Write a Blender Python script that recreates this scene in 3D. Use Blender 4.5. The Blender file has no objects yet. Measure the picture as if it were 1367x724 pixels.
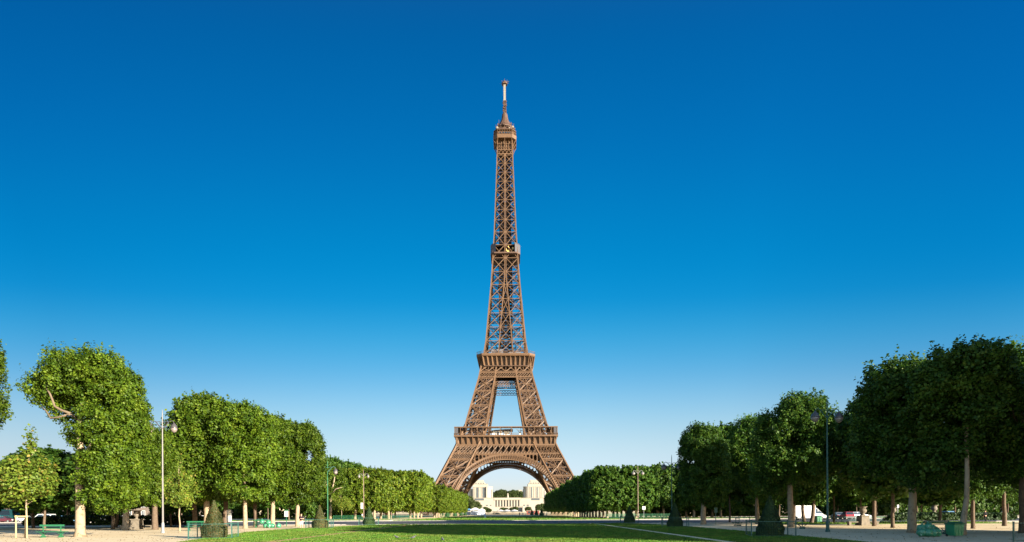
import bpy, bmesh, math, random
import numpy as np
from mathutils import Vector, Matrix, Quaternion, noise as mnoise

S = bpy.context.scene
COL = S.collection
PI = math.pi
R = math.radians

# ---------------------------------------------------------------- camera
FPX, CX, HY, CAMH, ROLL = 803.0, 683.5, 684.0, 1.8, R(0.3)   # focal length and horizon as measured on the photograph
cd = bpy.data.cameras.new('camera'); cam = bpy.data.objects.new('camera', cd); COL.objects.link(cam)
cd.sensor_width = 36; cd.lens = 36 * FPX / 1367; cd.shift_y = (HY - 362) / 1367
cd.clip_start = 0.5; cd.clip_end = 9000
cam.matrix_world = Matrix.Translation((0, 0, CAMH)) @ Matrix.Rotation(ROLL, 4, 'Y') @ Matrix.Rotation(R(90), 4, 'X')
S.camera = cam

# ---------------------------------------------------------------- sky and sun
SUN_EL = R(13.0); SUN_AZ = math.atan2(0.78, -0.62)          # low sun, from the right and behind the camera
SUN = Vector((math.sin(SUN_AZ) * math.cos(SUN_EL), math.cos(SUN_AZ) * math.cos(SUN_EL), math.sin(SUN_EL)))
W = bpy.data.worlds.new('World'); S.world = W; W.use_nodes = True
nt = W.node_tree; nt.nodes.clear()
def nd(tree, typ, **kw):
    n = tree.nodes.new(typ)
    for k, v in kw.items(): setattr(n, k, v)
    return n
sky = nd(nt, 'ShaderNodeTexSky', sky_type='NISHITA', sun_disc=False, sun_elevation=SUN_EL, sun_rotation=SUN_AZ, altitude=50, air_density=1.0, dust_density=0.4, ozone_density=3.0)
bg = nd(nt, 'ShaderNodeBackground'); bg.inputs[1].default_value = 0.06
wo_ = nd(nt, 'ShaderNodeOutputWorld')
tcw = nd(nt, 'ShaderNodeTexCoord'); sxw = nd(nt, 'ShaderNodeSeparateXYZ'); rmp = nd(nt, 'ShaderNodeValToRGB')
mulw = nd(nt, 'ShaderNodeMix', data_type='RGBA', blend_type='MULTIPLY'); mulw.inputs['Factor'].default_value = 1.0
nt.links.new(tcw.outputs['Generated'], sxw.inputs[0]); 
def wm(op, a, b):
    n = nd(nt, 'ShaderNodeMath', operation=op)
    for i, v in enumerate((a, b)):
        if isinstance(v, (int, float)): n.inputs[i].default_value = v
        else: nt.links.new(v, n.inputs[i])
    return n.outputs[0]
X_, Y_, Z_ = (sxw.outputs[k] for k in 'XYZ')
den = wm('SQRT', wm('ADD', wm('MULTIPLY', Y_, Y_), wm('MULTIPLY', wm('MULTIPLY', X_, X_), .3)), 0.0)
nt.links.new(wm('DIVIDE', Z_, wm('MULTIPLY', wm('MAXIMUM', den, .08), 1.6)), rmp.inputs[0])
back = nd(nt, 'ShaderNodeMapRange', interpolation_type='SMOOTHSTEP'); back.inputs['From Min'].default_value = .25; back.inputs['From Max'].default_value = -.25
nt.links.new(sxw.outputs['Y'], back.inputs[0])
gmix = nd(nt, 'ShaderNodeMix', data_type='RGBA'); gmix.inputs['B'].default_value = (1.7, 1.6, 1.5, 1)
AZ_GRADE = [(-0.586, (0.567, 0.567, 0.603)), (-0.356, (0.734, 0.734, 0.741)), (-0.161, (0.861, 0.861, 0.855)), (0.127, (1.011, 1.011, 1.005)), (0.339, (1.048, 1.048, 1.063)), (0.586, (0.9, 0.9, 0.975))]
azr = nd(nt, 'ShaderNodeValToRGB'); azm = nd(nt, 'ShaderNodeMapRange'); azm.inputs['From Min'].default_value = -.6; azm.inputs['From Max'].default_value = .6
nt.links.new(sxw.outputs['X'], azm.inputs[0]); nt.links.new(azm.outputs[0], azr.inputs[0])
for i, (x, c) in enumerate(AZ_GRADE):
    e = azr.color_ramp.elements[i] if i < 2 else azr.color_ramp.elements.new((x + .6) / 1.2)
    e.position = (x + .6) / 1.2; e.color = (*c, 1)
azx = nd(nt, 'ShaderNodeMix', data_type='RGBA', blend_type='MULTIPLY'); azx.inputs['Factor'].default_value = 1.0
nt.links.new(rmp.outputs[0], azx.inputs['A']); nt.links.new(azr.outputs[0], azx.inputs['B'])
nt.links.new(back.outputs[0], gmix.inputs['Factor']); nt.links.new(azx.outputs['Result'], gmix.inputs['A'])
nt.links.new(sky.outputs[0], mulw.inputs['A']); nt.links.new(gmix.outputs['Result'], mulw.inputs['B'])
nt.links.new(mulw.outputs['Result'], bg.inputs[0]); nt.links.new(bg.outputs[0], wo_.inputs[0])
SKY_GRADE = [(0.0, (0.758, 0.673, 0.839)), (0.0342, (0.715, 0.673, 0.865)), (0.0654, (0.879, 0.74, 0.697)), (0.1043, (0.695, 0.763, 0.729)), (0.1432, (0.339, 0.683, 0.752)), (0.1821, (0.125, 0.665, 0.769)), (0.221, (0.003, 0.578, 0.776)), (0.2989, (0.003, 0.576, 0.799)), (0.3767, (0.003, 0.509, 0.802)), (0.4545, (0.003, 0.48, 0.781)), (0.5285, (0.003, 0.436, 0.756)), (0.625, (0.1, 0.4, 0.68)), (0.8125, (1.5, 1.4, 1.4)), (1.0, (1.6, 1.5, 1.4))]
cr = rmp.color_ramp; cr.interpolation = 'B_SPLINE'
for i, (p, c) in enumerate(SKY_GRADE):
    e = cr.elements[i] if i < 2 else cr.elements.new(p)
    e.position = p; e.color = (*c, 1)
sl = bpy.data.lights.new('sun', 'SUN'); sl.energy = 5.0; sl.angle = R(0.5); sl.color = (1.0, 0.89, 0.72)
so = bpy.data.objects.new('sun', sl); COL.objects.link(so); so.rotation_euler = SUN.to_track_quat('Z', 'Y').to_euler(); so.location = (60, -60, 80)
S.view_settings.view_transform = 'Standard'; S.view_settings.look = 'None'; S.view_settings.gamma = 1
S.view_settings.use_curve_mapping = False; S.view_settings.exposure = 2.15
S.render.engine = 'CYCLES'; S.cycles.max_bounces = 6; S.cycles.diffuse_bounces = 3; S.cycles.transmission_bounces = 4; S.cycles.transparent_max_bounces = 8

# ---------------------------------------------------------------- measuring helpers: a photo pixel to a point in the place
def ray(px, py):
    dx, dy = px - CX, HY - py
    return Vector((dx * math.cos(ROLL) + dy * math.sin(ROLL), FPX, -dx * math.sin(ROLL) + dy * math.cos(ROLL)))
def gp(px, py):
    r = ray(px, py); t = -CAMH / r.z
    return (r.x * t, r.y * t)
def at(px, py, d):
    r = ray(px, py); t = d / r.y
    return Vector((r.x * t, d, r.z * t + CAMH))
def gx(px, d): return at(px, HY, d).x

# ---------------------------------------------------------------- mesh helpers
class MB:
    def __init__(s): s.v = []; s.f = []; s.mi = []; s.cur = 0
    def add(s, vs, fs):
        b = len(s.v); s.v += [tuple(v) for v in vs]; s.f += [tuple(b + i for i in f) for f in fs]; s.mi += [s.cur] * len(fs)
    def bar(s, p, q, w, h=None):
        p = Vector(p); q = Vector(q); h = h or w
        d = (q - p)
        if d.length < 1e-6: return
        d.normalize(); up = Vector((0, 0, 1)) if abs(d.z) < 0.9 else Vector((0, 1, 0))
        a = d.cross(up).normalized() * (w / 2); b = a.cross(d).normalized() * (h / 2)
        vs = [p - a - b, p + a - b, p + a + b, p - a + b, q - a - b, q + a - b, q + a + b, q - a + b]
        s.add(vs, [(3, 2, 1, 0), (4, 5, 6, 7), (0, 1, 5, 4), (1, 2, 6, 5), (2, 3, 7, 6), (3, 0, 4, 7)])
    def box(s, c, d):
        x, y, z = c; a, b, e = d[0] / 2, d[1] / 2, d[2] / 2
        vs = [(x - a, y - b, z - e), (x + a, y - b, z - e), (x + a, y + b, z - e), (x - a, y + b, z - e), (x - a, y - b, z + e), (x + a, y - b, z + e), (x + a, y + b, z + e), (x - a, y + b, z + e)]
        s.add(vs, [(3, 2, 1, 0), (4, 5, 6, 7), (0, 1, 5, 4), (1, 2, 6, 5), (2, 3, 7, 6), (3, 0, 4, 7)])
    def box2(s, lo, hi): s.box([(lo[i] + hi[i]) / 2 for i in range(3)], [hi[i] - lo[i] for i in range(3)])
    def loft(s, rings, cap=True, close=True):
        b = len(s.v); n = len(rings[0])
        for r in rings: s.v += [tuple(v) for v in r]
        fs = []
        for i in range(len(rings) - 1):
            for j in range(n if close else n - 1):
                k = (j + 1) % n
                fs.append((b + i * n + j, b + i * n + k, b + (i + 1) * n + k, b + (i + 1) * n + j))
        if cap: fs += [tuple(b + n - 1 - j for j in range(n)), tuple(b + (len(rings) - 1) * n + j for j in range(n))]
        s.f += fs; s.mi += [s.cur] * len(fs)
    def tube(s, pts, rad, n=8):
        pts = [Vector(p) for p in pts]; rings = []
        if not hasattr(rad, '__len__'): rad = [rad] * len(pts)
        for i, p in enumerate(pts):
            d = (pts[min(i + 1, len(pts) - 1)] - pts[max(i - 1, 0)]).normalized()
            up = Vector((0, 1, 0)) if abs(d.y) < 0.9 else Vector((1, 0, 0))
            a = d.cross(up).normalized(); b = d.cross(a).normalized()
            rings.append([p + (a * math.cos(2 * PI * k / n) + b * math.sin(2 * PI * k / n)) * rad[i] for k in range(n)])
        s.loft(rings)
    def lathe(s, prof, c=(0, 0, 0), n=16):
        s.loft([[(c[0] + r * math.cos(2 * PI * k / n), c[1] + r * math.sin(2 * PI * k / n), c[2] + z) for k in range(n)] for r, z in prof])
    def prism(s, poly, z0, z1, z1poly=None):
        s.loft([[(x, y, z0) for x, y in poly], [(x, y, z1) for x, y in (z1poly or poly)]])
    def sphere(s, c, r, n=10, m=6, sq=(1, 1, 1)):
        s.loft([[(c[0] + sq[0] * r * math.sin(PI * (i + .02) / (m + .04)) * math.cos(2 * PI * k / n), c[1] + sq[1] * r * math.sin(PI * (i + .02) / (m + .04)) * math.sin(2 * PI * k / n), c[2] - sq[2] * r * math.cos(PI * (i + .02) / (m + .04))) for k in range(n)] for i in range(m + 1)])
    def mesh(s, name, mats, smooth=False):
        me = bpy.data.meshes.new(name); me.from_pydata(s.v, [], s.f)
        for m in (mats if isinstance(mats, (list, tuple)) else [mats]): me.materials.append(m)
        if any(s.mi): me.polygons.foreach_set('material_index', s.mi)
        if smooth: me.polygons.foreach_set('use_smooth', [True] * len(me.polygons))
        me.update()
        bm = bmesh.new(); bm.from_mesh(me); bmesh.ops.recalc_face_normals(bm, faces=bm.faces); bm.to_mesh(me); bm.free()
        return me
    def build(s, name, mats, parent=None, smooth=False): return put(name, s.mesh(name, mats, smooth), parent)

def put(name, me, parent=None, loc=None, rz=None, sc=None):
    o = bpy.data.objects.new(name, me); COL.objects.link(o)
    if parent: o.parent = parent
    if loc is not None: o.location = loc
    if rz is not None: o.rotation_euler = (0, 0, rz)
    if sc is not None: o.scale = sc
    return o
def tag(o, label=None, cat=None, group=None, kind=None):
    if label: o['label'] = label
    if cat: o['category'] = cat
    if group: o['group'] = group
    if kind: o['kind'] = kind
    return o
def thing(name, label, cat, loc=(0, 0, 0), rz=0, group=None, sc=None):
    o = put(name, None, None, loc, rz, sc); o.empty_display_size = .2
    return tag(o, label, cat, group)
def children(o): return [c for c in COL.objects if c.parent == o]
def dup(root, loc, rz=0, label=None, sc=None, kids=None):
    r = root.copy(); COL.objects.link(r); r.location = loc; r.rotation_euler = (0, 0, rz)
    if sc is not None: r.scale = sc
    if label: r['label'] = label
    for ch in list(root.children):
        c = ch.copy(); COL.objects.link(c); c.parent = r
        for g in list(ch.children):
            d = g.copy(); COL.objects.link(d); d.parent = c
    return r

# ---------------------------------------------------------------- materials
def mat(name, col, rough=.7, spec=.3, metal=0.0, var=None, scale=4.0, var2=None, bump=0.0, detail=6.0, coords='Object', spots=None):
    m = bpy.data.materials.new(name); m.use_nodes = True; t = m.node_tree; t.nodes.clear()
    o = nd(t, 'ShaderNodeOutputMaterial'); p = nd(t, 'ShaderNodeBsdfPrincipled')
    p.inputs['Base Color'].default_value = (*col, 1); p.inputs['Roughness'].default_value = rough; p.inputs['Metallic'].default_value = metal
    p.inputs['Specular IOR Level'].default_value = spec
    t.links.new(p.outputs[0], o.inputs[0])
    if var or bump:
        tc = nd(t, 'ShaderNodeTexCoord'); n = nd(t, 'ShaderNodeTexNoise'); n.inputs['Scale'].default_value = scale; n.inputs['Detail'].default_value = detail; n.inputs['Roughness'].default_value = .65
        t.links.new(tc.outputs[coords], n.inputs['Vector'])
        if var:
            r = nd(t, 'ShaderNodeValToRGB'); e = r.color_ramp.elements
            e[0].position = .32; e[0].color = (*col, 1); e[1].position = .68; e[1].color = (*var, 1)
            t.links.new(n.outputs['Fac'], r.inputs[0]); last = r.outputs[0]
            if var2:
                n2 = nd(t, 'ShaderNodeTexNoise'); n2.inputs['Scale'].default_value = var2[1]; n2.inputs['Detail'].default_value = 5
                t.links.new(tc.outputs[coords], n2.inputs['Vector'])
                r2 = nd(t, 'ShaderNodeValToRGB'); r2.color_ramp.elements[0].position = var2[2]; r2.color_ramp.elements[1].position = var2[3]
                t.links.new(n2.outputs['Fac'], r2.inputs[0])
                mx = nd(t, 'ShaderNodeMix', data_type='RGBA'); mx.inputs['B'].default_value = (*var2[0], 1)
                t.links.new(r2.outputs[0], mx.inputs['Factor']); t.links.new(last, mx.inputs['A']); last = mx.outputs['Result']
            t.links.new(last, p.inputs['Base Color'])
        if bump:
            b = nd(t, 'ShaderNodeBump'); b.inputs['Strength'].default_value = bump; b.inputs['Distance'].default_value = .05
            t.links.new(n.outputs['Fac'], b.inputs['Height']); t.links.new(b.outputs[0], p.inputs['Normal'])
    return m
def leafmat(name, c0, c1, trans=.3, odd=None, patch=None):
    m = bpy.data.materials.new(name); m.use_nodes = True; t = m.node_tree; t.nodes.clear()
    o = nd(t, 'ShaderNodeOutputMaterial'); g = nd(t, 'ShaderNodeNewGeometry'); r = nd(t, 'ShaderNodeValToRGB')
    e = r.color_ramp.elements; e[0].color = (*c0, 1); e[1].color = (*c1, 1); e[1].position = .85
    if odd: x = r.color_ramp.elements.new(.97); x.color = (*odd, 1)
    t.links.new(g.outputs['Random Per Island'], r.inputs[0])
    oi = nd(t, 'ShaderNodeObjectInfo'); hs = nd(t, 'ShaderNodeHueSaturation'); mr = nd(t, 'ShaderNodeMapRange')
    mr.inputs['To Min'].default_value = .8; mr.inputs['To Max'].default_value = 1.2
    t.links.new(oi.outputs['Random'], mr.inputs[0]); tn = nd(t, 'ShaderNodeTexCoord'); nz = nd(t, 'ShaderNodeTexNoise'); nz.inputs['Scale'].default_value = .9; nz.inputs['Detail'].default_value = 3; mz = nd(t, 'ShaderNodeMapRange'); mz.inputs['From Min'].default_value = .3; mz.inputs['From Max'].default_value = .7; mz.inputs['To Min'].default_value = .62; mz.inputs['To Max'].default_value = 1.32
    ml = nd(t, 'ShaderNodeMath', operation='MULTIPLY'); mh = nd(t, 'ShaderNodeMapRange'); mh.inputs['From Min'].default_value = .3; mh.inputs['From Max'].default_value = .7; mh.inputs['To Min'].default_value = .515; mh.inputs['To Max'].default_value = .485
    t.links.new(tn.outputs['Object'], nz.inputs['Vector']); t.links.new(nz.outputs['Fac'], mz.inputs[0]); t.links.new(mr.outputs[0], ml.inputs[0]); t.links.new(mz.outputs[0], ml.inputs[1]); t.links.new(ml.outputs[0], hs.inputs['Value'])
    t.links.new(nz.outputs['Fac'], mh.inputs[0]); t.links.new(mh.outputs[0], hs.inputs['Hue']); last = r.outputs[0]
    if patch:
        tc = nd(t, 'ShaderNodeTexCoord'); n = nd(t, 'ShaderNodeTexNoise'); n.inputs['Scale'].default_value = patch[1]; n.inputs['Detail'].default_value = 6; r2 = nd(t, 'ShaderNodeValToRGB'); r2.color_ramp.elements[0].position = .42; r2.color_ramp.elements[1].position = .72
        mx2 = nd(t, 'ShaderNodeMix', data_type='RGBA'); mx2.inputs['B'].default_value = (*patch[0], 1); t.links.new(tc.outputs['Object'], n.inputs['Vector']); t.links.new(n.outputs['Fac'], r2.inputs[0]); t.links.new(r2.outputs[0], mx2.inputs['Factor']); t.links.new(last, mx2.inputs['A']); last = mx2.outputs['Result']
    t.links.new(last, hs.inputs['Color'])
    p = nd(t, 'ShaderNodeBsdfPrincipled'); p.inputs['Roughness'].default_value = .55; p.inputs['Specular IOR Level'].default_value = .18
    tr = nd(t, 'ShaderNodeBsdfTranslucent'); mx = nd(t, 'ShaderNodeMixShader'); mx.inputs[0].default_value = trans
    t.links.new(hs.outputs[0], p.inputs['Base Color']); t.links.new(hs.outputs[0], tr.inputs['Color'])
    t.links.new(p.outputs[0], mx.inputs[1]); t.links.new(tr.outputs[0], mx.inputs[2]); t.links.new(mx.outputs[0], o.inputs[0])
    return m
M = dict(
    sand=mat('sand', (.51, .40, .245), .9, .1, var=(.59, .475, .305), scale=.35, var2=((.40, .30, .18), .12, .55, .8), bump=.15),
    asphalt=mat('asphalt', (.045, .047, .053), .8, .2, var=(.062, .063, .067), scale=.6),
    pavement=mat('pavement', (.30, .26, .22), .85, .2, var=(.36, .31, .26), scale=1.2),
    kerb=mat('kerb', (.34, .32, .29), .8, .2, var=(.42, .39, .35), scale=2),
    soil=mat('soil', (.22, .13, .06), .95, .1, var=(.32, .21, .11), scale=3),
    lawn=mat('lawn', (.045, .105, .010), .9, .1, var=(.075, .15, .014), scale=.5, var2=((.13, .16, .03), 2.5, .55, .8), bump=.5),
    hill=mat('hill', (.05, .08, .02), .9, .1, var=(.12, .11, .06), scale=.05),
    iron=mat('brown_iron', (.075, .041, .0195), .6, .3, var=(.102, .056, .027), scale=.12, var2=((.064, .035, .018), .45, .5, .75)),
    iron_shade=mat('brown_iron_shade', (.055, .031, .020), .65, .3, var=(.07, .040, .025), scale=.25),  # darker copy of the tower iron, shade painted into its colour
    iron_deep_shade=mat('brown_iron_deep_shade', (.018, .011, .008), .7, .2),  # same iron near black, deep shade put into the colour
    pavwhite=mat('pavilion_white', (.72, .70, .64), .5, .4),
    glass=mat('dark_glass', (.02, .03, .04), .08, .6), paleglass=mat('pale_mesh', (.045, .042, .045), .4, .5),
    white=mat('white_paint', (.42, .41, .39), .5, .4, var=(.47, .46, .44), scale=2),
    darkroof=mat('dark_roof', (.10, .10, .11), .6, .3),
    gold=mat('gold_letters', (.78, .52, .16), .45, .5), mast=mat('mast_white', (.18, .168, .14), .5, .4, var=(.15, .138, .115), scale=.8),
    stone=mat('pale_stone', (.215, .195, .160), .8, .2, var=(.255, .23, .19), scale=.08), stoned=mat('stone_trim', (.17, .14, .105), .8, .2, var=(.20, .17, .13), scale=.1),
    oldstone=mat('old_stone', (.10, .085, .065), .9, .2, var=(.16, .135, .10), scale=3, bump=.4),
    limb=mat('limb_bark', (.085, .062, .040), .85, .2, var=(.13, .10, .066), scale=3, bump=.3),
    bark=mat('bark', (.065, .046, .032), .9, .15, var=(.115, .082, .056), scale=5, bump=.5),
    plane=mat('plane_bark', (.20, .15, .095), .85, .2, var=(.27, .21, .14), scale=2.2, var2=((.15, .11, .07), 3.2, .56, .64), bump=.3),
    stake=mat('pine_stake', (.30, .22, .10), .8, .2, var=(.36, .27, .14), scale=5),
    green=mat('green_paint', (.010, .082, .034), .5, .4, var=(.015, .105, .046), scale=4), dgreen=mat('dark_green_paint', (.010, .055, .045), .45, .4, var=(.014, .07, .055), scale=4),
    cream=mat('cream_pole', (.105, .10, .094), .5, .4, var=(.125, .118, .11), scale=2), grey=mat('grey_metal', (.16, .16, .16), .5, .4), brownpole=mat('brown_pole', (.20, .13, .10), .5, .4),
    globe=mat('frosted_globe', (.17, .14, .125), .25, .6), cap=mat('lantern_cap', (.05, .045, .045), .35, .5),
    black=mat('black_rubber', (.015, .015, .015), .7, .3), tail=mat('tail_light', (.35, .01, .01), .3, .5), head=mat('head_light', (.7, .7, .68), .15, .7),
    bag=mat('green_bag', (.012, .12, .06), .3, .5, var=(.05, .20, .11), scale=5, var2=((.40, .45, .40), 9, .62, .68)), bin=mat('green_bin', (.012, .16, .065), .45, .4, var=(.02, .20, .085), scale=3),
    skin=mat('skin', (.50, .28, .18), .6, .3), hair=mat('dark_hair', (.03, .02, .015), .7, .3), navy=mat('dark_shirt', (.022, .015, .022), .85, .1), shorts=mat('white_cloth', (.75, .74, .72), .85, .1),
    suit=mat('black_cloth', (.012, .012, .014), .9, .1), shoe=mat('dark_shoe', (.02, .02, .02), .6, .3), bluecloth=mat('blue_cloth', (.03, .10, .30), .85, .1), palecloth=mat('pale_cloth', (.45, .50, .60), .85, .1), redcloth=mat('red_cloth', (.35, .05, .03), .85, .1),
    bird=mat('grey_feathers', (.05, .05, .06), .7, .2, var=(.10, .10, .11), scale=20),
    tentblue=mat('blue_canvas', (.07, .18, .33), .8, .2), tentwhite=mat('white_canvas', (.40, .39, .38), .8, .2), red=mat('red_paint', (.16, .04, .03), .5, .4),
    facade=mat('facade_stone', (.10, .08, .065), .85, .2, var=(.13, .105, .085), scale=.3), slate=mat('slate_roof', (.11, .12, .14), .6, .3), shutter=mat('window_glass', (.05, .06, .07), .15, .5),
)
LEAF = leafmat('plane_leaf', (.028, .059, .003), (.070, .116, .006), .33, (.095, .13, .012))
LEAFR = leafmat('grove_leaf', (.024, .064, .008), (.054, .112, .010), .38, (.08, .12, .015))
LEAFY = leafmat('young_leaf', (.058, .100, .010), (.110, .150, .015), .34, (.17, .13, .025))
YEW = leafmat('yew_leaf', (.018, .040, .012), (.035, .065, .016), .15)
YEWB = leafmat('yew_brown', (.035, .050, .014), (.065, .070, .020), .15, (.13, .055, .015))
BLADE = leafmat('grass_blade', (.055, .155, .014), (.105, .235, .022), .40, (.21, .19, .05), ((.14, .17, .03), .22))
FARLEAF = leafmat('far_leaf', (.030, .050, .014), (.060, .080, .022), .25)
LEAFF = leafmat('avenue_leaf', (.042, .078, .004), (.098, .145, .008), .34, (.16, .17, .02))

# ---------------------------------------------------------------- ground and paving
def sheet(name, poly, z, m, kind='structure', h=0.0, rings=None):
    b = MB()
    if h: b.prism(poly, z, z + h)
    else: b.add([(x, y, z) for x, y in poly], [tuple(range(len(poly)))])
    return tag(b.build(name, m), kind=kind)
def terrain():
    b = MB(); xs = [-2600, -1500, -900, -600, -400, -250, -120, 0, 120, 250, 400, 600, 900, 1500, 2600]
    ys = [-300, 0, 300, 600, 720, 800, 860, 900, 950, 1010, 1063, 1072, 1100, 1200, 1400, 1800, 2600]
    def hz(y): return 0 if y < 800 else (5.5 * min(1, (y - 800) / 260) if y < 1066 else 26.0)
    vs = [(x, y, hz(y)) for y in ys for x in xs]; n = len(xs)
    b.add(vs, [(j * n + i, j * n + i + 1, (j + 1) * n + i + 1, (j + 1) * n + i) for j in range(len(ys) - 1) for i in range(n - 1)])
    return tag(b.build('ground', M['sand']), kind='structure')
terrain()
LAWN_IN = [(-14.4, 18), (11.8, 18), (11.8, 88), (10.8, 90), (-13.4, 90), (-14.4, 88)]
VL = [(-15.2, 18), (-15.2, 88.5), (-14.2, 91), (-18.0, 91), (-20.4, 86), (-23.6, 74), (-25.2, 64), (-24.8, 56), (-22.6, 46), (-20.8, 38), (-19.2, 28), (-18.6, 18)]
VR = [(12.6, 18), (18.6, 18), (19.4, 30), (19.9, 42), (20.2, 56), (20.2, 72), (19.2, 84), (16.6, 91), (11.6, 91), (12.6, 88.5)]
sheet('lawn', LAWN_IN, .004, M['lawn'], h=.03)
sheet('lawn_border', VL, .004, M['lawn'], h=.03)
sheet('lawn_border', VR, .004, M['lawn'], h=.03)
sheet('lawn_end', [(-13.4, 90.4), (11.0, 90.4), (11.6, 91), (11.6, 91.9), (-14.2, 91.9), (-14.2, 91)], .004, M['lawn'], h=.03)
sheet('soil_edge', [(-15.2, 18), (12.6, 18), (12.6, 88.4), (11.4, 90.4), (-13.9, 90.4), (-15.2, 88.4)], .006, M['soil'])
for x0, x1 in ((-15.15, -14.45), (11.85, 12.55)):
    b = MB(); b.prism([(x0, 18), (x1, 18), (x1, 88.2), (x0, 88.2)], .012, .07, [(x0 + .12, 18), (x1 - .12, 18), (x1 - .12, 88.2), (x0 + .12, 88.2)]); tag(b.build('soil_ridge', M['soil'] if x0 < 0 else M['sand']), kind='structure')
sheet('road', [(-260, 93), (260, 93), (260, 131), (-260, 131)], .004, M['asphalt'])
for y in (92.85, 131.15):
    b = MB(); b.box((0, y, .03), (520, .3, .06)); tag(b.build('kerb', M['kerb']), kind='structure')
for x0, x1 in ((-260, -27), (27, 260)):
    b = MB(); b.box2((x0, 131.31, 0), (x1, 136.5, .13)); tag(b.build('pavement', M['pavement']), kind='structure')
b = MB()
for x in np.arange(-255, 255, 5.5): b.box((x, 112, .0085), (2.6, .13, .001))
tag(b.build('road_marking', M['white']), kind='structure')
sheet('far_lawn', [(-26.5, 131.6), (26.5, 131.6), (22, 180), (-23.5, 180)], .004, M['lawn'], h=.05)
sheet('far_path', [(-23.5, 180.3), (21, 180.3), (21, 187), (-23.5, 187)], .004, M['pavement'])
sheet('far_lawn', [(-23.5, 187.3), (21, 187.3), (21, 238), (-23.5, 238)], .004, M['lawn'], h=.05)
sheet('roadside_grass', [(-80, 137), (-30, 137), (-30, 149), (-80, 149)], .004, M['lawn'], h=.04)
sheet('roadside_grass', [(28, 137), (95, 137), (95, 150), (28, 150)], .004, M['lawn'], h=.04)
sheet('roadside_grass', [(36, 79), (66, 79), (66, 90), (36, 90)], .004, M['lawn'], h=.04)

def inpoly(px, py, poly):
    c = np.zeros(len(px), bool); j = len(poly) - 1
    for i in range(len(poly)):
        xi, yi = poly[i]; xj, yj = poly[j]
        c ^= ((yi > py) != (yj > py)) & (px < (xj - xi) * (py - yi) / (yj - yi + 1e-12) + xi); j = i
    return c
def quads_mesh(name, V, m, k=4):
    n = len(V); me = bpy.data.meshes.new(name)
    me.vertices.add(n); me.vertices.foreach_set('co', np.ascontiguousarray(V, dtype=np.float32).ravel())
    me.loops.add(n); me.loops.foreach_set('vertex_index', np.arange(n, dtype=np.int32))
    me.polygons.add(n // k); me.polygons.foreach_set('loop_start', np.arange(0, n, k, dtype=np.int32)); me.polygons.foreach_set('loop_total', np.full(n // k, k, dtype=np.int32))
    me.materials.append(m); me.update(calc_edges=True)
    return me
def blades(name, polys, n, x0, x1, y0, y1, seed, hmul=1.0):
    g = np.random.default_rng(seed)
    x = g.uniform(x0, x1, n); u = g.uniform(0, 1, n); y = 1 / (1 / y0 + u * (1 / y1 - 1 / y0))     # denser near the camera
    k = np.zeros(n, bool)
    for p in polys: k |= inpoly(x, y, p)
    x, y = x[k], y[k]; n = len(x)
    h = (.035 + .06 * g.random(n)) * (.75 + y / 120) * hmul; w = (.022 + .02 * g.random(n)) * (.6 + y / 60); a = g.uniform(0, 2 * PI, n)
    lx, ly = g.normal(0, .035, n), g.normal(0, .035, n); z = np.full(n, .03)
    V = np.empty((n, 3, 3)); V[:, 0] = np.stack([x - w * np.cos(a), y - w * np.sin(a), z], 1); V[:, 1] = np.stack([x + w * np.cos(a), y + w * np.sin(a), z], 1)
    V[:, 2] = np.stack([x + lx, y + ly, z + h], 1)
    return tag(put(name, quads_mesh(name, V.reshape(-1, 3), BLADE, 3)), kind='stuff', label='short green grass blades standing in the park lawns', cat='grass')
blades('grass_blades', [LAWN_IN, VL, VR], 330000, -26, 21, 30, 92, 3)
blades('far_grass', [[(-26.5, 131.6), (26.5, 131.6), (21, 180), (-23.5, 180)], [(-23.5, 187.3), (21, 187.3), (21, 238), (-23.5, 238)], [(-80, 137), (-30, 137), (-30, 149), (-80, 149)], [(28, 137), (95, 137), (95, 150), (28, 150)], [(36, 79), (66, 79), (66, 90), (36, 90)]], 120000, -80, 95, 78, 240, 4, 1.6)
# dry leaves lying about
g = np.random.default_rng(8); n = 3600
x = np.concatenate([g.uniform(-60, -14, n // 2), g.uniform(14, 60, n // 2)]); y = 1 / (1 / 34 + g.uniform(0, 1, n) * (1 / 92 - 1 / 34))
a = g.uniform(0, 2 * PI, n); r = .018 + .022 * g.random(n); z = .012 + .05 * g.random(n)
V = np.stack([np.stack([x + r * np.cos(a + k), y + r * np.sin(a + k), z + .03 * np.sin(a * 3 + k * 2)], 1) for k in (0, 1.57, 3.14, 4.71)], 1).reshape(-1, 3)
tag(put('fallen_leaves', quads_mesh('fallen_leaves', V, leafmat('dry_leaf', (.24, .14, .06), (.42, .30, .13), .1, (.12, .06, .02)))), 'dry brown leaves scattered over the sand and lawn', 'fallen leaves', kind='stuff')

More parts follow.
